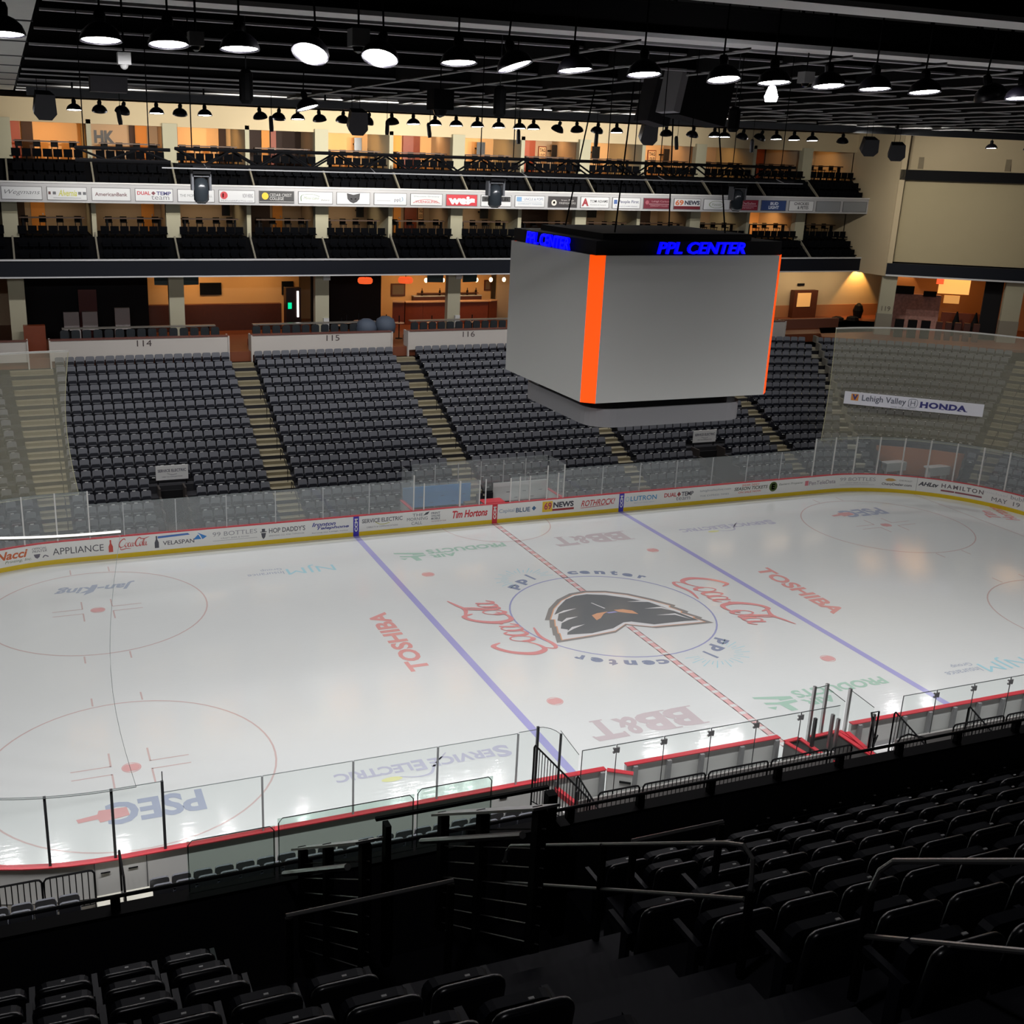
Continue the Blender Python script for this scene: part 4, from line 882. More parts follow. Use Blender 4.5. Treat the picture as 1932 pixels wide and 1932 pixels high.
fsign(7, W_, 'white balcony sign with a sketched green-grey outline drawing', [('s', 0, [(.08, .2), (.1, .7), (.4, .8), (.62, .6)], (120, 140, 120)), ('t', 'Minsi Lake', (.15, .6, .35, .6), (130, 150, 120), 0, .3), ('t', 'Bakery', (.66, .92, .2, .4), (110, 116, 110), 0, .3)])
fsign(8, W_, 'white balcony sign with a dark winged mask mark', [('p', 0, [(.3, .95), (.5, .82), (.7, .95), (.68, .45), (.6, .2), (.5, .08), (.4, .2), (.32, .45)], (50, 50, 54)), ('p', 0, [(.42, .5), (.48, .45), (.42, .4)], (190, 120, 90)), ('p', 0, [(.58, .5), (.52, .45), (.58, .4)], (190, 120, 90))])
fsign(9, W_, 'white balcony sign with small pale line and letters at right', [('t', 'ppl', (.62, .8, .22, .6), (90, 96, 116), 0), ('q', 0, (.08, .5, .32, .38), (170, 172, 176)), ('s', 0, [(.78, .25), (.88, .4), (.86, .7)], (150, 170, 190))])
fsign(10, W_, 'white balcony sign with a red arched banner mark', [('s', 0, [(.08, .2), (.3, .45), (.5, .52), (.7, .45), (.92, .2)], (200, 60, 60)), ('t', 'YUENGLING', (.15, .85, .2, .42), (200, 80, 80), .01), ('t', 'Discount Grocery', (.1, .9, .7, .85), (110, 130, 140), 0)])
fsign(11, (196, 40, 54), 'solid red balcony sign with bold white lowercase letters', [('t', 'weis', (.07, .93, .12, .85), (240, 240, 240), .06)])
fsign(12, W_, 'white and black balcony sign right of the red one', [('q', 0, (.03, .97, .42, .9), (44, 44, 46)), ('t', '99 BOTTLES', (.1, .9, .52, .78), (220, 220, 220), 0), ('t', 'craft beer', (.3, .7, .12, .28), (120, 120, 120), 0)])
fsign(13, W_, 'white balcony sign with pale blue lettering', [('t', 'UNCLE & POPS', (.3, .95, .6, .82), (100, 120, 150), .0), ('q', 0, (.05, .22, .5, .9), (120, 160, 200)), ('t', 'COMMUNITY FUNDING', (.1, .92, .2, .34), (130, 150, 170), 0), ('q', 0, (.1, .9, .44, .47), (130, 150, 170))])
fsign(14, (48, 44, 46), 'black balcony sign with a white padlock-like emblem', [('c', 0, (.2, .42, .28), (215, 212, 204)), ('c', 0, (.2, .44, .12), (48, 44, 46)), ('t', 'Iron Pigs', (.45, .88, .55, .75), (190, 188, 186), 0), ('t', 'FIREFIGHTERS', (.38, .95, .3, .48), (190, 188, 186), 0)])
fsign(15, W_, 'white balcony sign with a dark red capital letter at left', [('t', 'A', (.04, .28, .15, .88), (150, 34, 44), .05), ('t', 'TOM ADAMS', (.32, .96, .5, .75), (90, 90, 96), .01), ('t', 'Windows & Carpets', (.32, .9, .2, .34), (130, 130, 134), 0)])
fsign(16, W_, 'white balcony sign with a blue checkered square', [('q', 0, (.05, .17, .4, .8), (70, 100, 160)), ('t', 'People First', (.22, .95, .4, .78), (70, 76, 110), .01), ('t', 'Federal Credit Union', (.1, .9, .14, .26), (110, 116, 140), 0)])
fsign(17, (110, 34, 50), 'maroon balcony sign with pale thin lettering', [('t', 'Lehigh Carbon', (.3, .94, .58, .8), (190, 150, 156), 0), ('q', 0, (.2, .94, .42, .46), (200, 170, 176)), ('t', 'COMMUNITY COLLEGE', (.25, .9, .2, .34), (190, 150, 156), 0), ('c', 0, (.13, .6, .2), (160, 90, 100))])
fsign(18, W_, 'balcony sign with news lettering over a dark red band', [('q', 0, (0, 1, 0, .3), (110, 34, 44)), ('t', '69', (.05, .36, .35, .9), (200, 110, 70), .04), ('t', 'NEWS', (.4, .97, .42, .85), (60, 60, 76), .05)])
fsign(19, W_, 'white balcony sign with an oval leafy outline', [('s', 0, circle_pts(.5, .5, .28, .34, 0, 360, 12), (120, 140, 90)), ('t', 'Yocco', (.32, .68, .4, .62), (110, 130, 90), .0, .3)])
fsign(20, (140, 36, 56), 'crimson balcony sign behind the right spotlight', [('t', 'DeSales', (.35, .9, .55, .8), (216, 190, 196), 0), ('q', 0, (.1, .95, .4, .45), (216, 190, 196)), ('t', 'UNIVERSITY', (.35, .85, .15, .3), (216, 190, 196), 0)])
fsign(21, (50, 70, 120), 'blue balcony sign with two short white words', [('t', 'BUD', (.36, .68, .55, .85), (206, 214, 230), .04), ('t', 'LIGHT', (.3, .72, .15, .48), (206, 214, 230), .04)])
fsign(22, W_, 'white balcony sign with two rows of black capitals', [('t', 'CHICKIES', (.2, .8, .58, .88), (60, 60, 66), .02), ('t', '& PETES', (.35, .8, .18, .5), (60, 60, 66), .02)])
fsign(23, (138, 142, 146), 'blank grey balcony sign, second from the right end', []); fsign(24, (138, 142, 146), 'blank grey balcony sign at the right end', [])
# knee dividers sloping between suite seats
k = 0
for lv, (zt, zb) in enumerate(((13.82, 12.45), (18.05, 16.7))):
    xs = [XC[0] + 4.57 * j for j in range(1, 15)]
    for x in xs:
        b = MB(); b.prism([(29.15, zb), (29.15, zb + .14), (31.0, zt + .2), (31.0, zt)], 'x', x - .05, x + .05)
        k += 1; struct(b, 'trim_%d' % k, mat('divider_cream', rgb(140, 134, 118), rough=.8))
        if (xs.index(x) % 2) == 0:   # thin mid-bay wall ends
            b = MB(); b.box(x - .13, x + .13, 30.95, 35.9, zt - .1, zt + 2.2 if lv else zt + 2.05); k += 1; struct(b, 'trim_%d' % k, CREAM2)
# suites: bays between columns and mid walls
TVN = [0]; DN = [0]; LN = [0]
stm = MB(); stm.box(-.2, .2, -.18, .2, .68, .74); stm.box(-.2, .2, .16, .2, .74, 1.05)
for x in (-.16, .16):
    for y in (-.14, .14): stm.box(x - .015, x + .015, y - .015, y + .015, 0, .68)
stme = bpy.data.meshes.new('stool'); stme.from_pydata(stm.v, [], stm.f); stme.materials.append(BLACK)
def lamp_in(x, y, z, p, col=WARM, r=.5):
    l = bpy.data.lights.new('suite_light', 'AREA'); l.shape = 'RECTANGLE'; l.size = 2.6; l.size_y = .8; l.energy = p; l.color = col
    o = bpy.data.objects.new('suite_light', l); o.location = (x, y, z); o.rotation_euler = (rad(18), 0, 0); COL.objects.link(o)
def suite(x0, x1, zf, zc, wall, power, items, lv, bi, stools=True):
    nm = '%s suite %s from the left' % ('upper' if lv else 'lower', ORD[bi])
    b = MB(); b.box(x0, x1, 35.6, 35.75, zf, zc); k_ = 100 + lv * 40 + bi; struct(b, 'wall_suite_%d' % k_, wall)
    if power > 0: lamp_in((x0 + x1) / 2, 33.6, zc - .1, power, WARM if lv or wall is ORW else (1, .72, .45))
    for it in items:
        kd, u0, u1 = it[0], x0 + it[1] * (x1 - x0), x0 + it[2] * (x1 - x0)
        if kd == 'door':
            DN[0] += 1; b = MB(); b.box(u0, u1, 35.5, 35.6, zf, zf + 2.1); o = struct(b, 'door_%d' % DN[0], it[3])
            b = MB(); b.box(u1 - .16, u1 - .1, 35.45, 35.5, zf + .95, zf + 1.05); b.build('door_handle', CHROME, parent=o)
        elif kd == 'tv':
            z0 = zf + (it[3] if len(it) > 3 else 1.05); b = MB(); b.box(u0, u1, 34.6, 34.68, z0, z0 + .8); o = b.build('television', TVB, label='black wall television in the %s, %s side' % (nm, 'left' if it[1] < .4 else 'right'), cat='television')
            b = MB(); b.box((u0 + u1) / 2 - .05, (u0 + u1) / 2 + .05, 34.68, 35.6, z0 + .35, z0 + .45); b.build('wall_bracket', BLACK, parent=o)
        elif kd == 'panel':
            b = MB(); b.box(u0, u1, 35.3, 35.5, zf, zf + 2.3); b.build('wall_panel', it[3], label='tall %s panel at the back of the %s' % (it[4], nm), cat='panel')
        elif kd == 'lamp':
            xc = (u0 + u1) / 2; t = thing('pendant_lamp', (xc, 34.2, zc), 'glowing warm pendant lamp in the %s' % nm, 'lamp')
            b = MB(); b.lathe([(.05, .0), (.26, -.06), (.26, -.22), (.05, -.26)], 12, (xc, 34.2, zc - .1)); b.build('lamp_shade', WARMG, parent=t)
            b = MB(); b.tube([(xc, 34.2, zc), (xc, 34.2, zc - .1)], .01, 4); b.build('cord', BLACK, parent=t)
        elif kd == 'pic':
            b = MB(); b.box(u0, u1, 35.5, 35.58, zf + .85, zf + 1.75); o = b.build('framed_picture', WOODR, label='framed poster with block writing in the %s' % nm, cat='picture')
            b = MB(); b.box(u0 + .05, u1 - .05, 35.485, 35.5, zf + .92, zf + 1.68); b.build('print', ink(226, 190, 140), parent=o)
            b = MB(); letter(b, 'TAG', lambda u, v: (u, 35.48, v), u0 + .08, u1 - .08, zf + 1.35, zf + 1.6, 0, .03); letter(b, 'LOUD', lambda u, v: (u, 35.48, v), u0 + .08, u1 - .08, zf + 1.0, zf + 1.25, 0, .03); b.build('print_lettering', ink(70, 40, 30), parent=o)
        elif kd == 'HK':
            b = MB(); letter(b, 'HK', lambda u, v: (u, 35.55, v), u0, u1, zf + 1.0, zf + 1.75, 0, .05); b.build('wall_letters', ink(6, 5, 5), label='dark HK wall letters in the %s' % nm, cat='letters')
        elif kd == 'G':
            xc = (u0 + u1) / 2; b = MB(); b.add([(xc + .55 * math.cos(t), 35.5, zf + 1.15 + .75 * math.sin(t)) for t in [j * PI / 12 for j in range(24)]], [tuple(range(24))])
            for j in range(1): b.lathe([(.55, 0), (.55, .1)], 24, (0, 0, 0), M=Matrix.Translation((xc, 35.6, zf + 1.15)) @ Matrix.Scale(1.36, 4, (0, 0, 1)) @ Matrix.Rotation(PI / 2, 4, 'X'))
            o = b.build('round_sign', ink(40, 42, 50), label='large dark round wall emblem in the %s' % nm, cat='sign')
            b = MB(); letter(b, 'PG', lambda u, v: (u, 35.47, v), xc - .35, xc + .35, zf + .9, zf + 1.4, 0, .03); b.build('sign_lettering', ink(170, 160, 140), parent=o)
    if stools:
        b = MB(); b.box(x0 + .5, x1 - .35, 31.7, 32.15, zf + .95, zf + 1.02); o = b.build('bar_counter', mat('counter_top', rgb(84, 58, 40), rough=.5), label='narrow drink counter behind the seats of the %s' % nm, cat='counter')
        b = MB()
        for x in (x0 + .7, x1 - .55): b.box(x - .05, x + .05, 31.8, 32.05, zf, zf + .95)
        b.build('counter_leg', BLACK, parent=o)
        n = 4
        for j in range(n):
            x = x0 + .8 + (x1 - x0 - 1.5) * j / (n - 1); s_ = bpy.data.objects.new('bar_stool', stme); COL.objects.link(s_); s_.location = (x + .05 * math.sin(j * 3 + bi), 32.5, zf)
            tag(s_, 'black bar stool, %s, %s along its counter' % (nm, ORD[j]), 'stool', 'black bar stools in the suites')
BX = [XC[1] + 4.57 * j for j in range(0, 14)]
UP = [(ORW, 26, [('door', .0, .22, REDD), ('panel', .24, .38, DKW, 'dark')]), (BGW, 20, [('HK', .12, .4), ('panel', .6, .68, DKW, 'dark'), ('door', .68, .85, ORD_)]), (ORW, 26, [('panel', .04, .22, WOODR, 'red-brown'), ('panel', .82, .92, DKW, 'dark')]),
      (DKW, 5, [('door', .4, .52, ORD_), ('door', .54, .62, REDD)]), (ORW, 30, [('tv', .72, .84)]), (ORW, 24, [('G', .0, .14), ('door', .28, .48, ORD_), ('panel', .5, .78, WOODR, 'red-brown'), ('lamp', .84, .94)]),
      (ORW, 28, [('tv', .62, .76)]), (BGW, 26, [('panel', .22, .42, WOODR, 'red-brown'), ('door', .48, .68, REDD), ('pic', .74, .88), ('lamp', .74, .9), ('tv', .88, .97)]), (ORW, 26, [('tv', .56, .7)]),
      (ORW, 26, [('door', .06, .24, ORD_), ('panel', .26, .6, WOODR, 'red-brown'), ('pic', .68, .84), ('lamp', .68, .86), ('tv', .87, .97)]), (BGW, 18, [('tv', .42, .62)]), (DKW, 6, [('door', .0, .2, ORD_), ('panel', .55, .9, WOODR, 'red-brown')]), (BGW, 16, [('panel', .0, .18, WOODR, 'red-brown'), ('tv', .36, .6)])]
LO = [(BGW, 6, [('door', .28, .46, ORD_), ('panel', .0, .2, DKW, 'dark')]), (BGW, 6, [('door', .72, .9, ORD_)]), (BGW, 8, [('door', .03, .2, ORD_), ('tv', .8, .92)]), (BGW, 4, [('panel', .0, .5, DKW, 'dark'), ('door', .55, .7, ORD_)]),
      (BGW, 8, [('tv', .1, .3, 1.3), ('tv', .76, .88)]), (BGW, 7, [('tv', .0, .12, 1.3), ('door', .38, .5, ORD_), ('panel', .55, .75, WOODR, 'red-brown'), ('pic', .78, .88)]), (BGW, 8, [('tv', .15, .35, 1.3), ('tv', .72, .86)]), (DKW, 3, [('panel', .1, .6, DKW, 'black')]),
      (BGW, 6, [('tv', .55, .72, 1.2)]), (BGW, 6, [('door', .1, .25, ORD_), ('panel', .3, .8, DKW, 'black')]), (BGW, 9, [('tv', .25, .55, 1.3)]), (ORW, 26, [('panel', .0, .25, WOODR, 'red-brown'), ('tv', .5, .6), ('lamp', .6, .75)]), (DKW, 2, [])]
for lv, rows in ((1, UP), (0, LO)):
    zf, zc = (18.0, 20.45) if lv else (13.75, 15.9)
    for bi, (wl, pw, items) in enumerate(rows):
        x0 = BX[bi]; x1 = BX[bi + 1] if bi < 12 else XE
        # each bay gets an unseen warm area light, strength scaled by level
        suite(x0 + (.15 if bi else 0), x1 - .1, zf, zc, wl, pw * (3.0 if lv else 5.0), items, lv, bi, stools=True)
    b = MB()   # partitions between bays at the columns
    for i in range(1, 8): b.box(XC[i] - .1, XC[i] + .1, 31.2, 35.6, zf, zc)
    struct(b, 'wall_partition_%s' % ('upper' if lv else 'lower'), BGW)
# suite seats, the shadow they sit in painted as near-black colour
for lv, (zt, zb) in enumerate(((13.75, 12.2), (18.0, 16.3))):
    b = MB()
    for x0 in [XC[1] - 9 + 4.57 * j for j in range(0, 16)]:
        for r_, (yy, f) in enumerate(((30.75, .92), (30.05, .5), (29.5, .12))):
            for j in range(7):
                x = x0 + .45 + j * .56
                if x > XE - .3: continue
                z = zb + (zt - zb) * f - .1
                b.box(x - .24, x + .24, yy - .06, yy, z + .4, z + .82); b.box(x - .23, x + .23, yy - .35, yy - .06, z + .38, z + .46); b.box(x - .04, x + .04, yy - .2, yy - .12, z, z + .4)
    b.build('balcony_seats', mat('balcony_seat_black', rgb(9, 10, 13), rough=.9, spec=.05), label='rows of dark seats in shadow on the %s suite balcony' % ('lower', 'upper')[lv], cat='seats', kind='stuff')
# ---------- concourse level ----------
def cbox(name, x0, x1, y0, y1, z0, z1, m, label, cat, group=None):
    b = MB(); b.box(x0, x1, y0, y1, z0, z1); return b.build(name, m, label=label, cat=cat, group=group)
cbox('stage_drape', -22.6, -15.2, 34.8, 35.0, 7.2, 11.7, DRAPE, 'black drape closing off the concourse at the left', 'drape')
cbox('banner_stand', -19.5, -18.4, 34.4, 34.5, 7.2, 10.25, mat('dark_red', rgb(84, 26, 20), rough=.6), 'dark red upright banner before the black drape', 'banner')
for j, (x, z1) in enumerate(((-20.05, 9.02), (-18.95, 9.02), (-17.0, 9.22))):
    b = MB(); b.box(x - .45, x + .45, 33.2, 33.5, 7.9, z1); b.box(x - .5, x - .35, 33.1, 33.6, 7.2, 7.9); b.box(x + .35, x + .5, 33.1, 33.6, 7.2, 7.9)
    b.build('portable_partition', mat('pale_board', rgb(170, 164, 162), rough=.7), label='pale upright board on the left concourse, %s from left' % ORD[j], cat='partition', group='pale boards before the drape')
cbox('bar_wall', -15.1, -4.5, 38.1, 38.3, 7.2, 11.7, ORW, 'orange lit back wall of the left concourse bar', 'wall')
cbox('bar_counter', -15.2, -6.2, 36.2, 36.8, 7.2, 8.95, WOOD, 'long dark wood counter on the left concourse', 'counter')
b = MB(); b.box(-11.4, -9.95, 37.95, 38.1, 9.4, 10.2); b.build('television', TVB, label='large black television on the orange concourse wall', cat='television')
b = MB(); b.box(-5.75, -4.95, 37.95, 38.1, 9.32, 10.25); b.build('television', TVB, label='smaller black television right of the large concourse one', cat='television')
for j, (x, r_) in enumerate(((-14.6, -.25), (-13.0, .25), (4.7 - 1.5, -.2), (4.7 + 1.0, .2))):
    b = MB(); M = Matrix.Translation((x, 31.5, 11.15)) @ Matrix.Rotation(r_, 4, 'Z'); b.box(-.55, .55, -.05, .05, -.35, .35, 0, M); o = b.build('hanging_television', mat('tv_teal', rgb(40, 62, 60), rough=.3), label='dark hanging screen beside a concourse column, %s from left' % ORD[j], cat='television', group='hanging screens at the concourse columns')
    b = MB(); b.box(-.03, .03, -.02, .02, .35, .6, 0, M); b.build('ceiling_mount', BLACK, parent=o)
t = thing('drinks_fridge', (-6.0, 33.5, 7.2), 'glass door drinks fridge with a white light strip and green glow', 'fridge')
b = MB(); b.box(-6.5, -5.5, 33.5, 34.2, 7.2, 10.3); b.build('cabinet', mat('fridge_dark', rgb(50, 26, 24), rough=.4), parent=t)
b = MB(); b.box(-5.78, -5.66, 33.44, 33.5, 8.4, 10.1); b.build('light_strip', mat('strip_glow', (1, 1, 1, 1), emit=(1, .95, .9, 1), es=3), parent=t)
b = MB(); b.box(-6.38, -6.14, 33.44, 33.5, 8.95, 9.35); b.build('green_display', mat('green_glow', rgb(0, 200, 110), emit=(0, .7, .3, 1), es=1.2), parent=t)
cbox('stage_drape', -4.3, .7, 35.5, 35.7, 7.2, 11.7, DRAPE, 'black drape behind the red lamp shades', 'drape')
cbox('bar_wall', .8, 10.6, 39.1, 39.3, 7.2, 11.9, ORW, 'orange lit back wall of the centre bar', 'wall')
cbox('bar_wall', 10.6, 20.5, 38.0, 38.2, 7.2, 11.9, BGW, 'beige concourse wall behind the scoreboard', 'wall')
b = MB()
pts_ = [(2.2, 37.4), (3.0, 37.1), (4.3, 37.0), (9.4, 37.0), (10.2, 37.4)]
for i in range(len(pts_) - 1): bar(b, pts_[i], pts_[i + 1], .5, 7.2, 8.78)
o = b.build('bar_counter', WOODR, label='curved dark wood bar counter in the centre concourse', cat='counter')
b = MB()
for i in range(len(pts_) - 1): bar(b, pts_[i], pts_[i + 1], .75, 8.78, 8.85)
b.build('counter_top', mat('pale_top', rgb(200, 160, 130), rough=.3), parent=o)
b = MB(); b.box(4.2, 9.6, 38.5, 39.0, 7.2, 8.98); b.box(4.6, 9.4, 38.6, 39.0, 9.16, 9.2); o = b.build('back_bar', WOOD, label='dark back bar shelf behind the centre counter', cat='shelf')
b = MB(); b.box(4.2, 9.6, 38.45, 39.0, 8.98, 9.04); b.build('shelf_top', LIGHTF, parent=o)
for j, x in enumerate((2.9, 4.3, 5.0, 6.5, 7.2)):
    b = MB(); b.lathe([(.09, 0), (.09, .3), (.03, .4), (.03, .52)], 8, (x + 2, 38.7, 9.04), cap=True); b.build('bottle', mat('bottle_dark', rgb(40, 26, 20), rough=.2), label='dark bottle on the back bar, %s from left' % ORD[j], cat='bottle', group='bottles on the back bar')
for j, (x, m_) in enumerate(((-1.23, 0), (1.62, 0))):
    t = thing('drum_lamp', (x, 33.0, 11.6), 'orange-red drum lamp hanging on the %s of the drape edge' % ('left', 'right')[j], 'lamp')
    b = MB(); b.lathe([(.42, 0), (.5, .1), (.5, .28), (.42, .38)], 16, (x, 33.0, 10.6)); b.build('lamp_shade', mat('red_shade_glow', rgb(226, 70, 30), emit=(1, .13, .03, 1), es=.8), parent=t)
    b = MB(); b.tube([(x, 33, 10.98), (x, 33, 11.7)], .02); b.build('rod', BLACK, parent=t)
for j, x in enumerate((3.47, 4.71, 7.24, 8.34, 9.35)):
    t = thing('globe_lamp', (x, 34.0, 11.7), 'small glowing globe lamp over the bar, %s from left' % ORD[j], 'lamp', 'globe lamps over the bar')
    b = MB(); b.lathe([(.01, 0), (.1, .05), (.13, .16), (.1, .27), (.01, .32)], 10, (x, 34.0, 10.5)); b.build('globe', WARMG, parent=t, smooth=True)
    b = MB(); b.tube([(x, 34, 10.8), (x, 34, 11.7)], .01, 4); b.build('cord', BLACK, parent=t)
for j, (x0, x1, z0, z1) in enumerate(((2.6, 3.7, 9.0, 9.9), (10.0, 10.55, 9.3, 10.1))):
    b = MB(); b.box(x0, x1, 39.0, 39.08, z0, z1); o = b.build('framed_picture', WOOD, label='dark framed picture on the centre bar wall, %s' % ('left one', 'right one')[j], cat='picture')
    b = MB(); b.box(x0 + .1, x1 - .1, 38.98, 39.0, z0 + .1, z1 - .1); b.build('print', ink(110, 96, 80), parent=o)
for x, p in ((-12, 95), (-7.5, 70), (3.6, 110), (8.2, 110), (15, 60)): lamp_in(x, 35.6, 11.5, p, (1, .6, .28))
b = MB(); b.box(-40, 36.2, 29.2, 41, 11.62, 11.7); struct(b, 'ceiling_concourse', mat('dark_ceiling', rgb(60, 50, 42), rough=.9))
lamp_in(-1.5, 33.0, 11.5, 3)
# loge chairs and tables behind the white walls
lm = MB(); slab(lm, .5, .55, .1, .12, Matrix.Translation((0, 0, .42)), 0, 2); lm.box(-.24, .24, -.5, -.1, .36, .46)
lm.box(-.05, .05, -.34, -.24, 0, .36)
lme = bpy.data.meshes.new('loge'); lme.from_pydata(lm.v, [], lm.f); lme.materials.append(mat('loge_black', rgb(30, 36, 40), rough=.5))
for a, c, nm in ((-21.0, -11.7, 'the wall numbered one-one-four'), (-9.8, -1.4, 'the wall numbered one-one-five'), (.5, 8.9, 'the wall left of the scoreboard')):
    n = int((c - a) / .62)
    for j in range(n):
        o = bpy.data.objects.new('loge_chair', lme); COL.objects.link(o); o.location = (a + .3 + j * .62, 28.75, 7.62)
        tag(o, 'dark rounded loge chair behind %s, %s from left' % (nm, ORD[j]), 'chair', 'loge chairs along the concourse front')
    b = MB(); b.box(a, c, 28.2, 30.1, 7.2, 7.6); b.build('loge_platform', WOODR, label='low platform under the chairs behind %s' % nm, cat='platform')
    b = MB(); b.box(a + .2, c - .2, 29.2, 29.6, 8.55, 8.62); o = b.build('loge_table', mat('granite', rgb(120, 116, 108), rough=.3), label='long grey drink rail behind %s' % nm, cat='table')
    b = MB()
    for x in (a + .6, (a + c) / 2, c - .6): b.box(x - .05, x + .05, 29.35, 29.45, 7.6, 8.55)
    b.build('table_leg', BLACK, parent=o)
for j, (x, y) in enumerate(((-2.9, 31.6), (-1.9, 32.2), (-.2, 31.5), (.5, 30.9), (2.7, 30.6), (5.6, 30.6), (-3.6, 30.4), (9.0, 31))):
    t = thing('cafe_table', (x, y, 7.2), 'small round high table on the centre concourse, %s' % ORD[j], 'table', 'small round tables on the concourse')
    b = MB(); b.lathe([(.35, 1.02), (.35, 1.06)], 12, (x, y, 7.2), cap=True); b.build('tabletop', mat('pale_top', rgb(200, 160, 130), rough=.3), parent=t)
    b = MB(); b.tube([(x, y, 7.2), (x, y, 8.72)], .035); b.lathe([(.25, 0), (.25, .03)], 10, (x, y, 7.2), cap=True); b.build('pedestal', BLACK, parent=t)
for j, x in enumerate((-2.45, -1.15)):
    b = MB(); b.lathe([(.05, 0), (.62, .12), (.68, .55), (.55, .95), (.25, 1.12), (.02, 1.15)], 14, (x, 28.7 + .1 * j, 7.75 + .12 * j)); b.build('tub_armchair', mat('blue_grey_cover', rgb(74, 84, 98), rough=.7), label='rounded blue-grey armchair behind the 115 wall, %s' % ('left one', 'right one')[j], cat='chair', smooth=True)
# left concourse oddments
cbox('reception_desk', -22.9, -21.7, 29.6, 30.2, 7.2, 8.75, WOODR, 'orange-brown wooden stand at the left aisle top', 'stand')
# right of the scoreboard: warm spotlit wall, door, columns, corner concourse
b = MB(); b.box(20.5, 48, 36.0, 36.2, 7.2, 12); struct(b, 'wall_right_concourse', CREAM)
b = MB(); b.box(20.5, 48, 35.92, 36.0, 7.2, 8.15); struct(b, 'trim_90', mat('wainscot', rgb(176, 120, 80), rough=.6))
DN[0] += 1; b = MB(); b.box(35.7, 38.0, 35.4, 35.92, 7.2, 9.4); o = struct(b, 'door_%d' % DN[0], WOOD)
b = MB(); b.box(36.0, 37.3, 35.36, 35.4, 8.1, 9.2); b.build('door_pane', mat('door_glow', rgb(230, 170, 90), emit=(1, .55, .2, 1), es=.35), parent=o)
b = MB(); b.box(36.3, 36.95, 35.9, 35.98, 9.72, 9.9); b.build('exit_plate', BLACK, label='small dark plate on the wall above the brown door', cat='plate')
def spot(name, loc, tgt, e, ang, col, blend=.5, rr_=.05):
    l = bpy.data.lights.new(name, 'SPOT'); l.energy = e; l.spot_size = rad(ang); l.spot_blend = blend; l.color = col; l.shadow_soft_size = rr_
    o = bpy.data.objects.new(name, l); o.location = loc; o.rotation_euler = (Vector(tgt) - Vector(loc)).to_track_quat('-Z', 'Y').to_euler(); COL.objects.link(o); return o
for x, p in ((24, 60), (30, 80), (35.5, 90), (39.5, 70)): lamp_in(x, 33.6, 11.5, p, (1, .76, .5))  # unseen area lights added to brighten the right concourse wall
t = thing('wall_washer', (42.2, 35.3, 11.6), 'small ceiling spotlight washing the cream wall with orange light', 'lamp')
b = MB(); b.lathe([(.06, 0), (.08, .15)], 10, (42.2, 35.3, 11.5), cap=True); b.build('can', BLACK, parent=t)
spot('washer_beam', (42.2, 35.35, 11.45), (42.2, 36.1, 8.6), 700, 80, (1, .5, .14), .35)
b = MB(); b.lathe([(.3, 0), (.42, .6), (.3, 1.0), (.1, 1.2)], 10, (41.6, 34.6, 7.2)); b.build('planter', BLACK, label='dark bushy planter at the foot of the cream wall', cat='plant')
for j, x in enumerate((38.6, 40.1)):
    b = MB(); b.lathe([(.5, 0), (.45, .25), (.2, .35)], 10, (x, 33.4, 7.2), cap=True); o = b.build('covered_stack', BLACK, label='low dark covered stack on the right concourse, %s' % ('left', 'right')[j], cat='stack')
cbox('concourse_rail', 30.5, 36.0, 30.2, 30.5, 7.2, 7.9, mat('rail_brown', rgb(110, 66, 50), rough=.6), 'low brown wall along the right concourse edge', 'wall')
# chamfered corner
E0 = Vector((36.3, 26.3, 0)); ED = Vector((.8, -.6, 0)); EN = Vector((.6, .8, 0))
def ch(u, d, z): p = E0 + ED * u + EN * d; return (p.x, p.y, z)
def chbox(b, u0, u1, d0, d1, z0, z1, mi=0): b.hexa([ch(u0, d0, z0), ch(u1, d0, z0), ch(u1, d1, z0), ch(u0, d1, z0), ch(u0, d0, z1), ch(u1, d0, z1), ch(u1, d1, z1), ch(u0, d1, z1)], mi)
b = MB(); b.box(36.2, 36.6, 26.3, 31.3, 11.5, 21.4); b.box(36.2, 36.5, 31.2, 41, 13, 21.4); struct(b, 'wall_side', CREAM)
b = MB(); chbox(b, 0, 26, .8, 1.1, 12.5, 18.3); chbox(b, 0, .35, 0, 1.1, 11.6, 21.4); struct(b, 'wall_corner', CREAM)
b = MB(); chbox(b, 0, 26, 1.1, 1.6, 18.3, 21.4); struct(b, 'wall_corner_upper', CREAM)
b = MB(); chbox(b, .0, 26, 0, 1.3, 18.22, 18.92); o = b.build('curtain_track', BLACK, label='long black band above the cream corner curtain', cat='curtain track')
b = MB(); chbox(b, .25, 11.3, .55, .6, 12.5, 18.25); b.build('corner_curtain', mat('curtain_cream', rgb(178, 164, 130), rough=.9, noise=.03, nscale=.8), label='large flat cream curtain between black bands in the corner', cat='curtain')
b = MB(); chbox(b, .0, 26, -.1, 1.3, 11.62, 12.42); o = b.build('balcony_fascia', NAVYF, label='dark balcony front below the cream corner curtain', cat='balcony front')
b = MB(); chbox(b, .0, 26, -.12, 1.3, 11.5, 11.62); b.build('lower_edge', LIGHTF, parent=o)
for u0, lab in ((1.2, 'left'), (6.9, 'middle')):
    b = MB(); b.hexa([ch(u0, 1.4, 19.0), ch(u0 + .35, 1.4, 19.0), ch(u0 + .35, 1.0, 19.0), ch(u0, 1.0, 19.0), ch(u0, 1.45, 20.9), ch(u0 + .35, 1.45, 20.9), ch(u0 + .35, 1.2, 20.6), ch(u0, 1.2, 20.6)])
    b.build('wall_brace', mat('brace_tan', rgb(140, 126, 100), rough=.7), label='dark tan brace on the upper corner wall, %s one' % lab, cat='brace')
def cpt(a, r, z): return (21.95 + r * math.cos(rad(a)), 4.42 + r * math.sin(rad(a)), z)
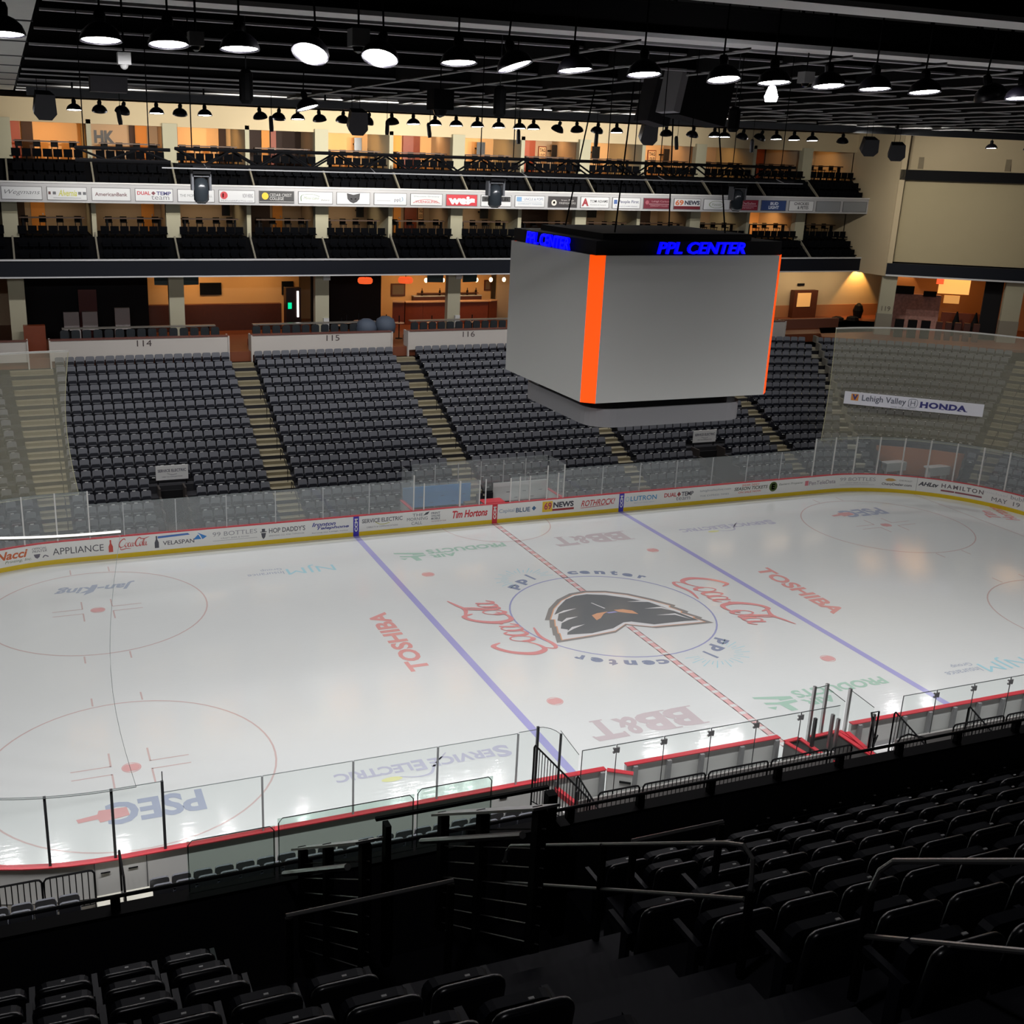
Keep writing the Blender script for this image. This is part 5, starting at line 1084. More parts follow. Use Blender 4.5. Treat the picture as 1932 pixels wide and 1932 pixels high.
for j, (u0, u1) in enumerate(((-.15, .9), (8.2, 9.4))):
    b = MB(); chbox(b, u0, u1, .3, .9, 9.0 if 0 else 8.6, 11.6); o = b.build('column', CREAM2, label='cream corner column painted 119' if j == 0 else 'cream corner column right of the black drape', cat='column', group=None)
    b = MB(); chbox(b, u0 - .03, u1 + .03, .27, .93, 7.2, 8.75); b.build('column_base', mat('base_grey', rgb(140, 134, 118), rough=.7), parent=o)
    if j == 0: b = MB(); letter(b, '119', lambda u, v: ch(u, .28, v), .1, .7, 8.95, 9.3, 0, 0); b.build('section_number', ink(96, 86, 76), parent=o)
b = MB(); chbox(b, 7.0, 8.2, 1.2, 1.4, 7.2, 11.6); b.build('stage_drape', DRAPE, label='black drape beside the right corner column', cat='drape')
b = MB(); chbox(b, .6, 26, 8.0, 8.2, 7.2, 12); struct(b, 'wall_corner_concourse', mat('corner_orange', rgb(196, 140, 96), rough=.7))
b = MB(); chbox(b, -4, 26, -3.0, 8.0, 7.0, 7.2); struct(b, 'floor_corner', mat('concourse_floor2', rgb(130, 72, 46), rough=.45))
b = MB(); chbox(b, 0, 26, 1.3, 8.0, 12.0, 12.3); struct(b, 'ceiling_corner', DEEP)
b = MB(); chbox(b, 1.1, 4.6, 4.2, 4.8, 7.2, 9.9); b.build('merchandise_wall', mat('merch', rgb(170, 130, 120), rough=.7, noise=.6, nscale=5.5), label='jumbled pink and brown merchandise display in the corner concourse', cat='display')
b = MB(); chbox(b, 1.0, 2.6, 4.0, 4.2, 9.9, 10.5); chbox(b, 3.3, 4.2, 4.0, 4.2, 9.8, 10.2); b.build('shop_awning', BLACK, label='two black header boards over the merchandise display', cat='header board')
b = MB(); chbox(b, 4.4, 6.6, 5.0, 5.1, 10.0, 11.3); o = b.build('menu_board', mat('menu_glow', rgb(255, 190, 90), emit=(1, .5, .14, 1), es=.9), label='glowing yellow menu board with a red corner in the corner concourse', cat='sign')
b = MB(); chbox(b, 4.2, 4.7, 4.9, 5.0, 10.7, 11.2); b.build('red_light', mat('red_glow', rgb(230, 60, 30), emit=(1, .1, .03, 1), es=1.2), parent=o)
b = MB(); chbox(b, 4.9, 6.0, 4.9, 5.0, 9.3, 9.9); b.build('menu_board', mat('menu_glow2', rgb(255, 190, 90), emit=(1, .5, .14, 1), es=.5), label='smaller lit board under the glowing menu board', cat='sign')
b = MB(); chbox(b, 4.7, 8, 3.2, 3.6, 7.2, 8.8); b.build('service_counter', WOODR, label='orange-brown service counter in the corner concourse', cat='counter')
for j in range(5):
    b = MB(); chbox(b, 3.9 + j * .62, 4.3 + j * .62, -.6, -.3, 7.2, 8.5); b.build('high_chair', mat('chair_brown', rgb(70, 34, 24), rough=.5), label='small dark chair behind the right net pipe, %s from left' % ORD[j], cat='chair', group='small chairs above the right net')
for j, u in enumerate((.5, 1.4, 2.3)):
    b = MB(); chbox(b, u + .6, u + 1.2, -.5, -.2, 7.2, 8.5); b.build('high_chair', BLACK, label='black chair in the dark part above the right net, %s from left' % ORD[j], cat='chair', group='black chairs above the right net')
for j, u in enumerate((5.6, 6.9)):
    p = ch(u, 2.3, 7.2); b = MB(); b.lathe([(.3, 0), (.35, .8), (.2, 1.2), (.12, 1.5), (.05, 1.8)], 10, p, cap=True); b.build('covered_cart', BLACK, label='dark covered cart before the counter, %s one' % ('left', 'right')[j], cat='cart')
for u, p in ((2.5, 40), (6, 46), (13, 46)):
    q = ch(u, 4.5, 11.9); area('corner_light', q, 2.5, p * .9, WARM)
spot('washer_beam', ch(2.2, 7.4, 11.9), ch(2.2, 8.1, 9.2), 90, 70, (1, .6, .25), .3)

# ================= CEILING =================
b = MB(); b.box(-60, 80, -60, 45, 24.0, 24.3); struct(b, 'ceiling', DEEP)
b = MB(); b.box(-60, 75, 44, 44.4, -1, 24); struct(b, 'wall_far', DEEP)
b = MB(); b.box(-60, -59.6, -60, 45, -1, 24); struct(b, 'wall_left', DEEP)
b = MB(); b.box(74.6, 75, -60, 45, -1, 24); struct(b, 'wall_right', DEEP)
b = MB(); b.box(-60, 75, -60, -59.6, -1, 24); struct(b, 'wall_near', DEEP)
LINE2 = mat('beam_pale', rgb(244, 244, 244), rough=.5); LINE = mat('joist_grey', rgb(205, 205, 207), rough=.5)
for i, (y, w_, lab) in enumerate(((-20.8, .22, 'nearest pale steel beam crossing the top right'), (-14.3, .22, 'wide pale steel beam over the near lamps'), (-13.2, .08, 'thin pale beam just behind the wide one'), (-11.3, .06, 'thin grey roof purlin behind the near lamps'),
        (-7.0, .05, 'thin grey roof purlin, first before the scoreboard'), (-2.0, .09, 'grey roof purlin over the scoreboard front'), (4.0, .06, 'grey roof purlin over the scoreboard back'), (10.0, .09, 'grey roof purlin above the far ice edge'),
        (13.0, .05, 'thin far roof purlin before the first black duct'), (16.8, .07, 'thin far roof purlin between the black ducts'), (22.0, .09, 'far roof purlin behind the black ducts'), (25.0, .05, 'far thin purlin near the suites'), (28.0, .07, 'last roof purlin before the cream header'))):
    x0 = -22.3; b = MB(); b.box(x0, 48, y - w_ * (2.0 if i < 2 else 1.3), y + w_ * (2.0 if i < 2 else 1.3), 21.5, 21.5 + .03 + w_ * .3); b.box(x0, 48, y - .02, y + .02, 21.57, 22.3, 1)
    b.box(x0, 48, y - .06, y + .06, 22.3, 22.36, 1)
    o = b.build('roof_beam', [LINE2 if i < 2 else LINE, DEEP], label=lab, cat='beam')
    b = MB(); n = 0; x = x0 + .6
    while x < 47: b.box(x - .03, x + .03, y - .03, y + .03, 22.36, 24); x += 6
    b.build('beam_hanger', BLACK, parent=o)
for i in range(15):
    x = -9.0 + 3.1 * i; b = MB(); b.box(x - .035, x + .035, -14.2, 29.5, 21.4, 21.44); b.box(x - .02, x + .02, -14.2, 29.5, 21.47, 21.9, 1)
    b.build('roof_joist', [LINE, DEEP], label='pale roof joist running away from the camera, %s from the left' % ORD[i], cat='joist', group='roof joists running front to back')
t = MB(); t.box(-23.3, -22.38, -16, 30, 21.6, 22.6); o = t.build('air_duct', mat('duct_grey', rgb(215, 217, 213), rough=.5, noise=.1, nscale=1.5), label='wide grey duct at the top left corner running away', cat='duct')
b = MB()
for y in (-8, -2, 4, 9, 14, 19, 24): b.box(-23.34, -22.34, y, y + .08, 21.57, 22.64)
b.build('duct_seam', GREYS, parent=o)
for y, z, r_, lab, x1 in ((14.0, 21.9, .26, 'front black round duct under the far roof', 6), (20.0, 21.85, .27, 'rear dark grey round duct under the far roof', 12)):
    b = MB(); b.tube([(-22.3, y, z), (x1, y, z)], r_, 12); o = b.build('round_duct', GREYS if y > 15 else DARKC, label=lab, cat='duct', smooth=False)
    b = MB()
    for x in range(-20, int(x1), 6): b.box(x - .02, x + .02, y - .02, y + .02, z + r_ - .02, 24)
    b.build('duct_hanger', BLACK, parent=o)
b = MB(); b.box(-22.0, 46, 17.85, 18.15, 20.9, 21.25); o = b.build('lamp_beam', GREYS, label='long grey box beam carrying the far lamp row', cat='beam')
b = MB()
for x in range(-20, 46, 6): b.box(x - .04, x + .04, 17.95, 18.05, 21.25, 24)
b.build('beam_hanger', BLACK, parent=o)
b = MB(); b.box(-26, 30, -18.25, -18.05, 22.6, 22.9); o = b.build('lamp_beam', BLACK, label='black beam carrying the near lamp row', cat='beam')
b = MB()
for x in range(-24, 30, 6): b.box(x - .04, x + .04, -18.2, -18.1, 22.9, 24)
b.build('beam_hanger', BLACK, parent=o)
# ---------- dome lamps ----------
def dome_lamp(x, y, z, lit, tx, ty, label, group, hang=.8, ltgt=None, W=None, cone=CONE, soft=1.0):
    t = thing('dome_lamp', (x, y, z), label, 'lamp', group)
    M = Matrix.Translation((x, y, z)) @ Matrix.Rotation(rad(tx), 4, 'X') @ Matrix.Rotation(rad(ty), 4, 'Y')
    b = MB(); b.lathe([(.355, .0), (.35, .05), (.30, .16), (.2, .25), (.09, .30)], 20, M=M); b.lathe([(.34, .005), (.29, .13), (.09, .28)], 20, M=M)
    b.build('lamp_dome', DOME, parent=t, smooth=True)
    b = MB(); b.lathe([(.09, .28), (.10, .42), (.07, .5)], 10, M=M, cap=True); b.tube([M @ Vector((0, 0, .48)), (x, y, z + hang)], .02, 5); b.build('lamp_housing', BLACK, parent=t)
    b = MB(); b.lathe([(.0, .0), (.31, .02)], 20, M=M)
    b.build('lamp_lens', LAMPG if lit else LAMPOFF, parent=t)
    if lit: spot('lamp_beam', tuple(M @ Vector((0, 0, -.05))), ltgt, W or SPOT_W, cone, (1, .985, 1), soft, .25)
NEARX = [-23.14, -21.6, -20.48, -19.25, -17.98, -16.66, -15.09, -13.92, -12.62, -11.06, -9.16, -7.9, -6.48, -5.23, -3.83, -1.89, -.96]
TLT = {4: (22, 18), 5: (18, 14), 7: (12, -14), 8: (6, -3), 10: (10, 0), 15: (2, -24)}
for i, x in enumerate(NEARX):
    tx, ty = TLT.get(i, (4 + (i * 7 % 5) * .8, 0)); tx = -tx
    dome_lamp(x, -18.0, 20.4, True, -tx if False else tx, ty, 'glowing black dome lamp in the near row, %s from the left' % ORD[i], 'dome lamps in the near row', 2.25, (x * .95 - 1, -3, 0) if x < -9.5 else (x, -14, 0), SPOT_W * (1.4 if x < -9.5 else 1.0), 122 if x < -9.5 else 104)
for i, x in enumerate([-32, -29.5, -27, -25, 1.5, 4, 6.5, 9, 11.5, 14, 16.5, 19, 21.5]):
    spot('lamp_beam', (x, -18, 20.3), (x * 1.05, -3 if abs(x) > 9 else -14, 0), SPOT_W * 1.8, 122 if abs(x) > 9 else 104, (1, .985, 1), .9, .25)  # unseen beams without fixtures, added beyond the visible near row to light the ice
FARX = [(-19.97, 1), (-18.84, 0), (-17.82, 0), (-16.24, 1), (-15.15, 0), (-13.97, 1), (-11.27, 0), (-10.37, 0), (-9.4, 1), (-8.28, 0), (-7.1, 0), (-5.82, 0), (-4.46, 0), (-3.32, 1), (-2.13, 1), (-.95, 1), (.25, 1), (1.47, 1), (2.68, 1), (3.51, 1), (4.92, 0), (6.12, 0), (7.34, 0), (8.58, 1), (11.74, 0), (13.44, 0), (14.94, 1), (15.6, 1), (16.8, 0), (18.0, 0), (19.2, 1), (20.46, 1), (21.76, 1), (23.98, 0), (35.7, 1), (38.9, 1)]
for i, (x, lit) in enumerate(FARX):
    tx = 5 if lit else (14 + 5 * (i % 3)); ty = 0 if lit else (10 * ((i % 3) - 1))
    dome_lamp(x, 18.0, 20.33, True, tx if not lit else -4, ty, '%s black dome lamp in the far row, %s from the left' % ('glowing' if lit else 'backward-tilted', ORD[i]), 'dome lamps in the far row', .65, (x * .9, 8, 0) if lit else (x, 30, 5), SPOT_W * (.55 if lit else .75), CONE if lit else 100)
for x in (-31, -28.5, -26, -23.5): spot('lamp_beam', (x, 18, 20.3), (x * .9, 6, 0), SPOT_W * 1.3, CONE, (1, .985, 1), 1.0, .25); spot('lamp_beam', (x, 18, 20.3), (x, 30, 5), SPOT_W * .35, 100, (1, .985, 1), 1.0, .25)  # fixtureless beams added past the far row's left end for ice and stands
dome_lamp(-24, -36, 23.0, True, 0, 0, 'added unseen dome lamp dimly lighting the near upper deck', None, .9, (-24, -34, 12), 8, 140)  # out-of-view lamp added to lift the dark foreground deck
dome_lamp(-14.6, -4.5, 20.0, True, -10, -14, 'single bright dome lamp hanging left of centre below the joists', None, 4.0, (-12, 2, 0))
t = thing('flood_lamp', (-6.8, -14, 19.95), 'small glowing white flood lamp among the near row', 'lamp')
b = MB(); b.lathe([(.12, 0), (.15, .1), (.08, .3), (.03, .36)], 12, (-7.2, -17.0, 20.1), cap=True); b.build('bulb', LAMPG, parent=t, smooth=True)
b = MB(); b.tube([(-7.2, -17, 20.4), (-7.2, -17, 24)], .02); b.build('rod', BLACK, parent=t)

# ---------- lighting truss ----------
def truss(x0, x1, y, z0, z1, label, m=BLACK, d=.36):
    b = MB()
    for yy in (y, y + d):
        for z in (z0, z1): b.tube([(x0, yy, z), (x1, yy, z)], .04, 5)
    o = b.build('lighting_truss', m, label=label, cat='truss')
    b = MB(); n = max(2, int((x1 - x0) / .62))
    for k in range(n):
        xa = x0 + (x1 - x0) * k / n; xb = x0 + (x1 - x0) * (k + 1) / n; za, zb = (z0, z1) if k % 2 else (z1, z0)
        for yy in (y, y + d): b.tube([(xa, yy, za), (xb, yy, zb)], .022, 4)
        b.tube([(xa, y, z0), (xa, y + d, z0)], .014, 4); b.tube([(xa, y, z1), (xa, y + d, z1)], .014, 4)
    b.build('truss_bracing', m, parent=o); return o
truss(-19.6, -2.6, -12.2, 18.36, 18.72, 'long black lighting truss hanging before the suites')
truss(-21.8, -19.75, -12.2, 18.42, 18.68, 'short thinner truss left of the long black truss', BLACK, .25)
for x in (-21.6, -20.2):
    b = MB(); b.tube([(x, -12.1, 18.66), (x, -12.1, 24)], .012, 4); b.build('suspension_cable', BLACK, label='thin cable holding the short truss, %s one' % ('left' if x < -21 else 'right'), cat='cable')
b = MB(); b.tube([(-20.0, -12.6, 18.3), (-2.6, -12.6, 18.3)], .015, 5); [b.tube([(x, -12.6, 18.3), (x, -12.2, 18.4)], .01, 4) for x in (-19, -15, -11, -7, -3.2)]; b.build('cable_pipe', STEEL, label='thin pale pipe strung just under the long truss', cat='pipe')
for i, (x, h) in enumerate(((-19.25, 21.5), (-12.1, 21.5), (-11.2, 21.5), (-8.5, 21.5), (-7.7, 21.5), (-6.9, 21.5), (-6.0, 21.5), (-4.6, 21.5), (-3.0, 21.5))):
    b = MB(); b.tube([(x, -12.1, 18.7), (x, -12.1, h + 2.5)], .014, 4); b.build('suspension_cable', BLACK, label='dark vertical cable holding the truss, %s from the left' % ORD[i], cat='cable', group='vertical cables above the truss')
for i, (x, z0, z1) in enumerate(((-17.95, 19.75, 20.5), (-11.6, 19.7, 20.45), (-4.65, 19.6, 20.25))):
    b = MB(); b.lathe([(.1, z0), (.16, z0 + .08), (.16, z1 - .1), (.08, z1)], 10, (x, -12.0, 0), cap=True); o = b.build('chain_hoist', BLACK, label='black chain hoist hanging over the truss, %s one' % ('left', 'middle', 'right')[i], cat='hoist')
    b = MB(); b.tube([(x, -12, z1), (x, -12, 24)], .014, 4); b.build('hoist_chain', GREYS, parent=o)
for i, x in enumerate((-19.1, -11.75, -4.5)):
    t = thing('moving_head_light', (x, -12.3, 17.6), 'grey moving head spotlight hanging from the truss, %s one' % ('left', 'centre', 'right')[i], 'spotlight', None)
    b = MB(); b.box(x - .2, x + .2, -12.5, -12.1, 18.18, 18.36); b.build('base', BLACK, parent=t)
    b = MB()
    for sx in (-1, 1): b.box(x + sx * .2 - .025, x + sx * .2 + .025, -12.4, -12.2, 17.82, 18.18)
    b.box(x - .2, x + .2, -12.4, -12.2, 18.12, 18.18); b.build('yoke', GREYS, parent=t)
    b = MB(); b.lathe([(.12, .0), (.17, .06), (.175, .34), (.14, .5), (.05, .56)], 14, (x, -12.3, 17.55), cap=True); b.build('head', mat('head_grey', rgb(40, 45, 49), rough=.2), parent=t, smooth=True)
    b = MB(); b.lathe([(.1, 0), (.1, .02)], 12, (x, -12.3, 17.53), cap=True); b.build('lens', TVB, parent=t)
# ---------- speakers ----------
def wedge(x, y, z, w_, h, lab, rz=0):
    M = Matrix.Translation((x, y, z)) @ Matrix.Rotation(rad(rz), 4, 'Z') @ Matrix.Rotation(rad(18), 4, 'X'); P = [(-w_ * .5, h * .25), (-w_ * .28, 0), (w_ * .28, 0), (w_ * .5, h * .25), (w_ * .4, h), (-w_ * .4, h)]
    b = MB(); k = len(P); b.add([M @ Vector((u, -.35, v)) for u, v in P] + [M @ Vector((u * .8, .35, v)) for u, v in P], [tuple(range(k)), tuple(range(2 * k - 1, k - 1, -1))] + [((j + 1) % k, j, k + j, k + (j + 1) % k) for j in range(k)])
    o = b.build('hanging_speaker', mat('speaker_dark', rgb(44, 44, 50), rough=.6), label=lab, cat='speaker')
    b = MB(); b.tube([(x - .2, y, z + h * .9), (x - .2, y, 24)], .015, 4); b.tube([(x + .2, y, z + h * .9), (x + .2, y, 24)], .015, 4); b.build('speaker_cable', BLACK, parent=o); return o
wedge(-21.4, 16, 19.9, 1.0, 1.1, 'dark angular speaker hanging at the far left', 10); wedge(-7.0, 16, 19.75, 1.0, 1.1, 'dark angular speaker hanging left of the scoreboard hangers')
wedge(9.3, 16, 19.8, .95, 1.05, 'dark angular speaker hanging behind the big speaker tower', -10); wedge(24.2, 16, 19.65, 1.0, .95, 'dark angular speaker above the last upper suite', -20)
wedge(27.2, 17, 19.45, 1.0, .95, 'lighter grey angular speaker before the corner wall', -30)
b = MB(); b.box(-19.6, -18.1, 12.2, 13.2, 20.95, 21.55); o = b.build('hanging_box', mat('box_dark_grey', rgb(86, 84, 90), rough=.6), label='square dark grey box between the round ducts at left', cat='box')
b = MB(); b.box(-19.7, -18.0, 12.1, 13.3, 21.55, 24.0); b.build('box_shroud', DEEP, parent=o)
M = Matrix.Translation((-2.1, -6, 20.1)) @ Matrix.Rotation(rad(10), 4, 'Y')
b = MB(); b.box(-.85, .95, -.5, .6, 0, 2.25, 0, M); o = b.build('speaker_tower', DEEP, label='tall black speaker tower hanging above the scoreboard', cat='speaker')
b = MB(); b.box(-1.1, -.86, -.55, .55, .05, 2.3, 0, M); b.build('side_grille', mat('grille_grey', rgb(170, 168, 172), rough=.6), parent=o)
b = MB(); b.tube([M @ Vector((0, 0, 2.2)), (-1.7, -6, 24)], .03, 5); b.build('speaker_cable', BLACK, parent=o)
M2 = Matrix.Translation((-2.75, -4.6, 20.0)) @ Matrix.Rotation(rad(12), 4, 'Y')
b = MB(); b.box(-.45, .4, -.4, .5, 0, 1.4, 0, M2); o = b.build('speaker_tower', mat('speaker_mid', rgb(56, 54, 58), rough=.6), label='smaller dark speaker box left of the tall tower', cat='speaker')
b = MB(); b.tube([M2 @ Vector((0, 0, 1.4)), (-2.5, -4.6, 24)], .03, 5); b.build('speaker_cable', BLACK, parent=o)
for i, (x, y, z, s_, lab) in enumerate(((-16.95, -17.6, 20.75, .17, 'small grey box fixture above the near lamps, left'), (-21.0, -15.6, 20.3, .12, 'small bright white fixture hanging left of the near lamps'), (-19.95, -17.6, 20.55, .13, 'small dome camera hanging between near lamps'), (-4.0, -14.0, 20.9, .15, 'small grey fixture above the right near lamps'), (-9.6, -2.5, 20.5, .35, 'black tilted fixture hanging among the joists'))):
    b = MB(); b.box(x - s_, x + s_, y - s_, y + s_, z - s_ * .8, z + s_); o = b.build('hanging_fixture', (STEEL, WHITE, STEEL, STEEL, BLACK)[i], label=lab, cat='fixture')
    b = MB(); b.tube([(x, y, z + s_), (x, y, 24)], .02, 4); b.build('rod', BLACK, parent=o)
    b = MB(); b.lathe([(s_ * .7, 0), (s_ * .5, -s_ * .5), (.02, -s_ * .7)], 12, (x, y, z - s_ * .8)); b.build('lens', TVB if i != 1 else WHITE, parent=o)
for i, (x, z) in enumerate(((-18.0, 19.8), (-10.9, 19.75), (-5.0, 19.8), (-2.7, 19.75), (2.3, 19.6), (6.9, 19.6), (12.0, 19.6), (17, 19.6))):
    x_, y_ = x, 17.2; b = MB(); M = Matrix.Translation((x_, y_, z)) @ Matrix.Rotation(rad(-8 + 5 * (i % 3)), 4, 'Y'); b.lathe([(.09, -.05), (.11, .1), (.1, .6), (.05, .68)], 10, M=M, cap=True)
    o = b.build('tube_spotlight', DARKC, label='narrow dark tube spotlight below the far lamp row, %s from left' % ORD[i], cat='spotlight', group='tube spotlights below the far lamps')
    b = MB(); b.tube([(x_, y_, z + .6), (x_, y_, 24)], .015, 4); b.build('rod', BLACK, parent=o)
    spot('header_fill_beam', (x_, y_ + .3, z - .15), (x_, 31, 20.3), 4800, 74, (1, .95, .86), 1.0, .1)  # added beam that brightens the cream header and upper balcony front
for x_, y_, tx_, ty_, e_ in ((27.2, 17, 42, 22, 2500), (24.2, 16.5, 36.5, 28.5, 1600)):
    spot('corner_fill_beam', (x_, y_ + .8, 20.6), (tx_, ty_, 15.5), e_, 80, (1, .95, .86), .8, .1)  # beams with no fixture, added to brighten the corner curtain and side wall

# ================= SCOREBOARD =================
SB = thing('scoreboard', (0, 0, 9.1), 'huge four-sided hanging scoreboard with blank grey screens and orange corners', 'scoreboard')
hx, hy, z0, z1 = 3.72, 3.55, 10.25, 15.58; cx_ = .3
b = MB(); b.prism([(-hx, -hy + .08), (-hx + .0, -hy + .05), (hx, -hy + .05), (hx, hy - .05), (-hx, hy - .05)], 'z', z0 + .05, z1 - .02); b.build('core', DARKC, parent=SB)
b = MB(); b.box(-hx + .12, hx + .1, -hy - .06, -hy + .02, z0, z1); b.build('screen', SCREEN, parent=SB, label='wide blank grey front screen')
b = MB(); b.box(-hx + .12, hx + .1, hy - .02, hy + .06, z0, z1); b.build('screen', SCREEN, parent=SB)
b = MB(); b.box(-hx - .32, -hx - .2, -hy + .32, hy, z0, z1); b.build('screen', SCREEN, parent=SB, label='blank grey left screen')
b = MB(); b.box(hx + .2, hx + .32, -hy + .32, hy, z0, z1); b.build('screen', SCREEN, parent=SB)
for sx in (-1, 1):
    for sy in (-1, 1):
        xa = sx * (hx + (.32 if sx < 0 else .46)); ya = sy * (hy - .3); xb = sx * (hx - (.12 if sx < 0 else -.1)); yb = sy * (hy + .06)
        b = MB(); b.prism([(xa, ya), (xb, yb), (xb - sx * .08, yb - sy * .04), (xa - sx * .04, ya - sy * .08)], 'z', z0, z1); b.build('corner_light_strip', ORLED, parent=SB, label='glowing orange corner strip')
b = MB(); b.box(-3.95, 3.95, -3.5, 3.5, z1, z1 + .5); b.build('top_header', BLACK, parent=SB)
b = MB(); b.box(-3.2, 3.2, -2.6, 2.6, z1 + .5, z1 + .7)
for x in (-2.4, 2.4):
    for y in (-2, 2): b.tube([(x, y, z1 + .7), (x * .6, y * .6, 24)], .03, 5)
b.build('hanging_frame', BLACK, parent=SB)
def ext(name, txt, mapf, nrm, dep, u0, u1, v0, v1, m, bold, shear, par):   # solid letters
    vs, fs = glyphs(txt, bold, shear); b = MB(); A = [Vector(mapf(u0 + u * (u1 - u0), v0 + v * (v1 - v0))) for u, v in vs]; n = len(A)
    ed = {}
    for f in fs:
        for i in range(len(f)):
            e = (f[i], f[(i + 1) % len(f)]); ed[e] = ed.get(e, 0) + 1
    side = [e for e in ed if (e[1], e[0]) not in ed]
    N = Vector(nrm) * dep
    b.add([a + N for a in A] + A, fs + [tuple(i + n for i in reversed(f)) for f in fs] + [(e[1], e[0], e[0] + n, e[1] + n) for e in side]); b.build(name, m, parent=par, label='glowing blue capital letters')
ext('header_lettering', 'PPL CENTER', lambda u, v: (u, -3.55, v), (0, -1, 0), .1, -1.5, 2.25, 15.63, 16.06, BLUELED, .022, .18, SB)
ext('header_lettering', 'PPL CENTER', lambda u, v: (-4.0, -u, v), (-1, 0, 0), .1, -2.05, 1.65, 15.6, 16.06, BLUELED, .022, .18, SB)
def rrect(hx, hy, r, n=6): return [(sx * (hx - r) + r * math.cos(rad(a0 + 90 * i / n)), sy * (hy - r) + r * math.sin(rad(a0 + 90 * i / n))) for sx, sy, a0 in ((1, -1, -90), (1, 1, 0), (-1, 1, 90), (-1, -1, 180)) for i in range(n + 1)]
def rshell(b, P, zb, zt, th=.1):
    k = len(P); Q = [(x * .97, y * .97) for x, y in P]
    b.add([(x, y, zb) for x, y in P] + [(x, y, zt) for x, y in P] + [(x, y, zb) for x, y in Q] + [(x, y, zt) for x, y in Q],
          [(j, (j + 1) % k, k + (j + 1) % k, k + j) for j in range(k)] + [(2 * k + j, 3 * k + j, 3 * k + (j + 1) % k, 2 * k + (j + 1) % k) for j in range(k)] +
          [(j, 2 * k + j, 2 * k + (j + 1) % k, (j + 1) % k) for j in range(k)] + [(k + j, k + (j + 1) % k, 3 * k + (j + 1) % k, 3 * k + j) for j in range(k)])
b = MB(); rshell(b, rrect(3.45, 3.25, 1.0), 9.2, 9.9); b.build('ring_display', mat('ring_grey', rgb(128, 128, 130), rough=.5), parent=SB, label='grey rounded ring display under the screens')
b = MB(); b.prism(rrect(3.1, 2.9, .9), 'z', 9.75, 10.25); b.build('ring_soffit', DARKC, parent=SB)
b = MB(); b.prism(rrect(3.0, 2.8, .8), 'z', 9.35, 9.4); b.build('bottom_panel', DARKC, parent=SB)

# ================= NEAR UPPER DECK =================
def sy(k): return -30.535 - .84 * k
def szt(k): return 11.814 + .533 * k
b = MB()
for k in range(-1, 12):
    zf = szt(k) - .86; y0 = sy(k) - .12; y1 = y0 + .84
    if k <= 2:
        b.box(-40, -22.1, y0, y1, zf - 1.4, zf); b.box(-18.15, 22, y0, y1, zf - 1.4, zf)
    else: b.box(-40, 22, y0, y1, zf - 1.4, zf)
b.box(-22.1, -18.15, -32.45, -29.5, 10.3, 10.42)
struct(b, 'floor_upper_deck', DECKC)
b = MB(); b.box(-40, 22, -29.56, -29.42, 8.2, 11.64); struct(b, 'wall_parapet', mat('parapet_dark', rgb(52, 52, 58), rough=.7))
b = MB(); b.box(-40, 22, -29.58, -29.4, 11.64, 11.66); struct(b, 'trim_91', BLACK)
# aisle steps between the seat blocks
b = MB()
for k in range(3, 9):
    zf = szt(k) - .86; b.box(-20.8, -19.45, sy(k) - .12, sy(k) + .28, zf, zf + .26)
b.build('aisle_steps', DECKC, label='dark aisle steps between the near seat blocks', cat='stairs')
# upper deck seat with parts
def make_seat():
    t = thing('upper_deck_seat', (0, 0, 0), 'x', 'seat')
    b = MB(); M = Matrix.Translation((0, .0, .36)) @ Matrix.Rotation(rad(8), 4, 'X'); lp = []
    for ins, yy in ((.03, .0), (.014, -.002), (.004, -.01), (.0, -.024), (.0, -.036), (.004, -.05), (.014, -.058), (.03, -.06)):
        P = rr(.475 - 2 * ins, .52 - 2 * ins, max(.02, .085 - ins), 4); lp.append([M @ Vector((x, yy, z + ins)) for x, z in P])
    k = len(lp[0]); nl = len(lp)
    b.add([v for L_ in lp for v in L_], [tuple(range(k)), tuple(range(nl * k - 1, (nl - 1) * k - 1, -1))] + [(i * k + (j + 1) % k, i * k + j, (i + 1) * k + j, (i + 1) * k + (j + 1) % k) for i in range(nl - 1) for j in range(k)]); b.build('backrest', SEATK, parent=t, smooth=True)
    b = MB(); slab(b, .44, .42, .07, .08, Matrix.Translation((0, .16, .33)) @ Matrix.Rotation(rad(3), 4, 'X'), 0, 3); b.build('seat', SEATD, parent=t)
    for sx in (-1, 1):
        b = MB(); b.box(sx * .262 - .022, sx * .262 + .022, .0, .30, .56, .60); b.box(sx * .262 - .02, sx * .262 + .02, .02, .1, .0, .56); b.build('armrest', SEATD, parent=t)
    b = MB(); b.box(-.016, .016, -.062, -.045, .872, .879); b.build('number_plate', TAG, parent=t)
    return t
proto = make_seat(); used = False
def pseat(x, k, lab):
    global used
    loc = (x, sy(k) + .03, szt(k) - .862)
    if not used: proto.location = loc; proto['label'] = lab; proto['group'] = 'black folding seats on the upper deck'; used = True
    else: dup(proto, loc, None, lab, 'black folding seats on the upper deck')
for k in range(0, 8):
    xr = -22.1 if k < 3 else (-21.38 if k == 3 else -20.85); j = 0
    x = xr - .265
    while x > -27:
        q = camproj((x, sy(k), szt(k)))
        if q and -.06 < q[0] < 1.05 and q[1] > -.05: pseat(x, k, 'black seat in the lower left block, %s row from front, %s from the aisle' % (ORD[k], ORD[j]))
        x -= .53; j += 1
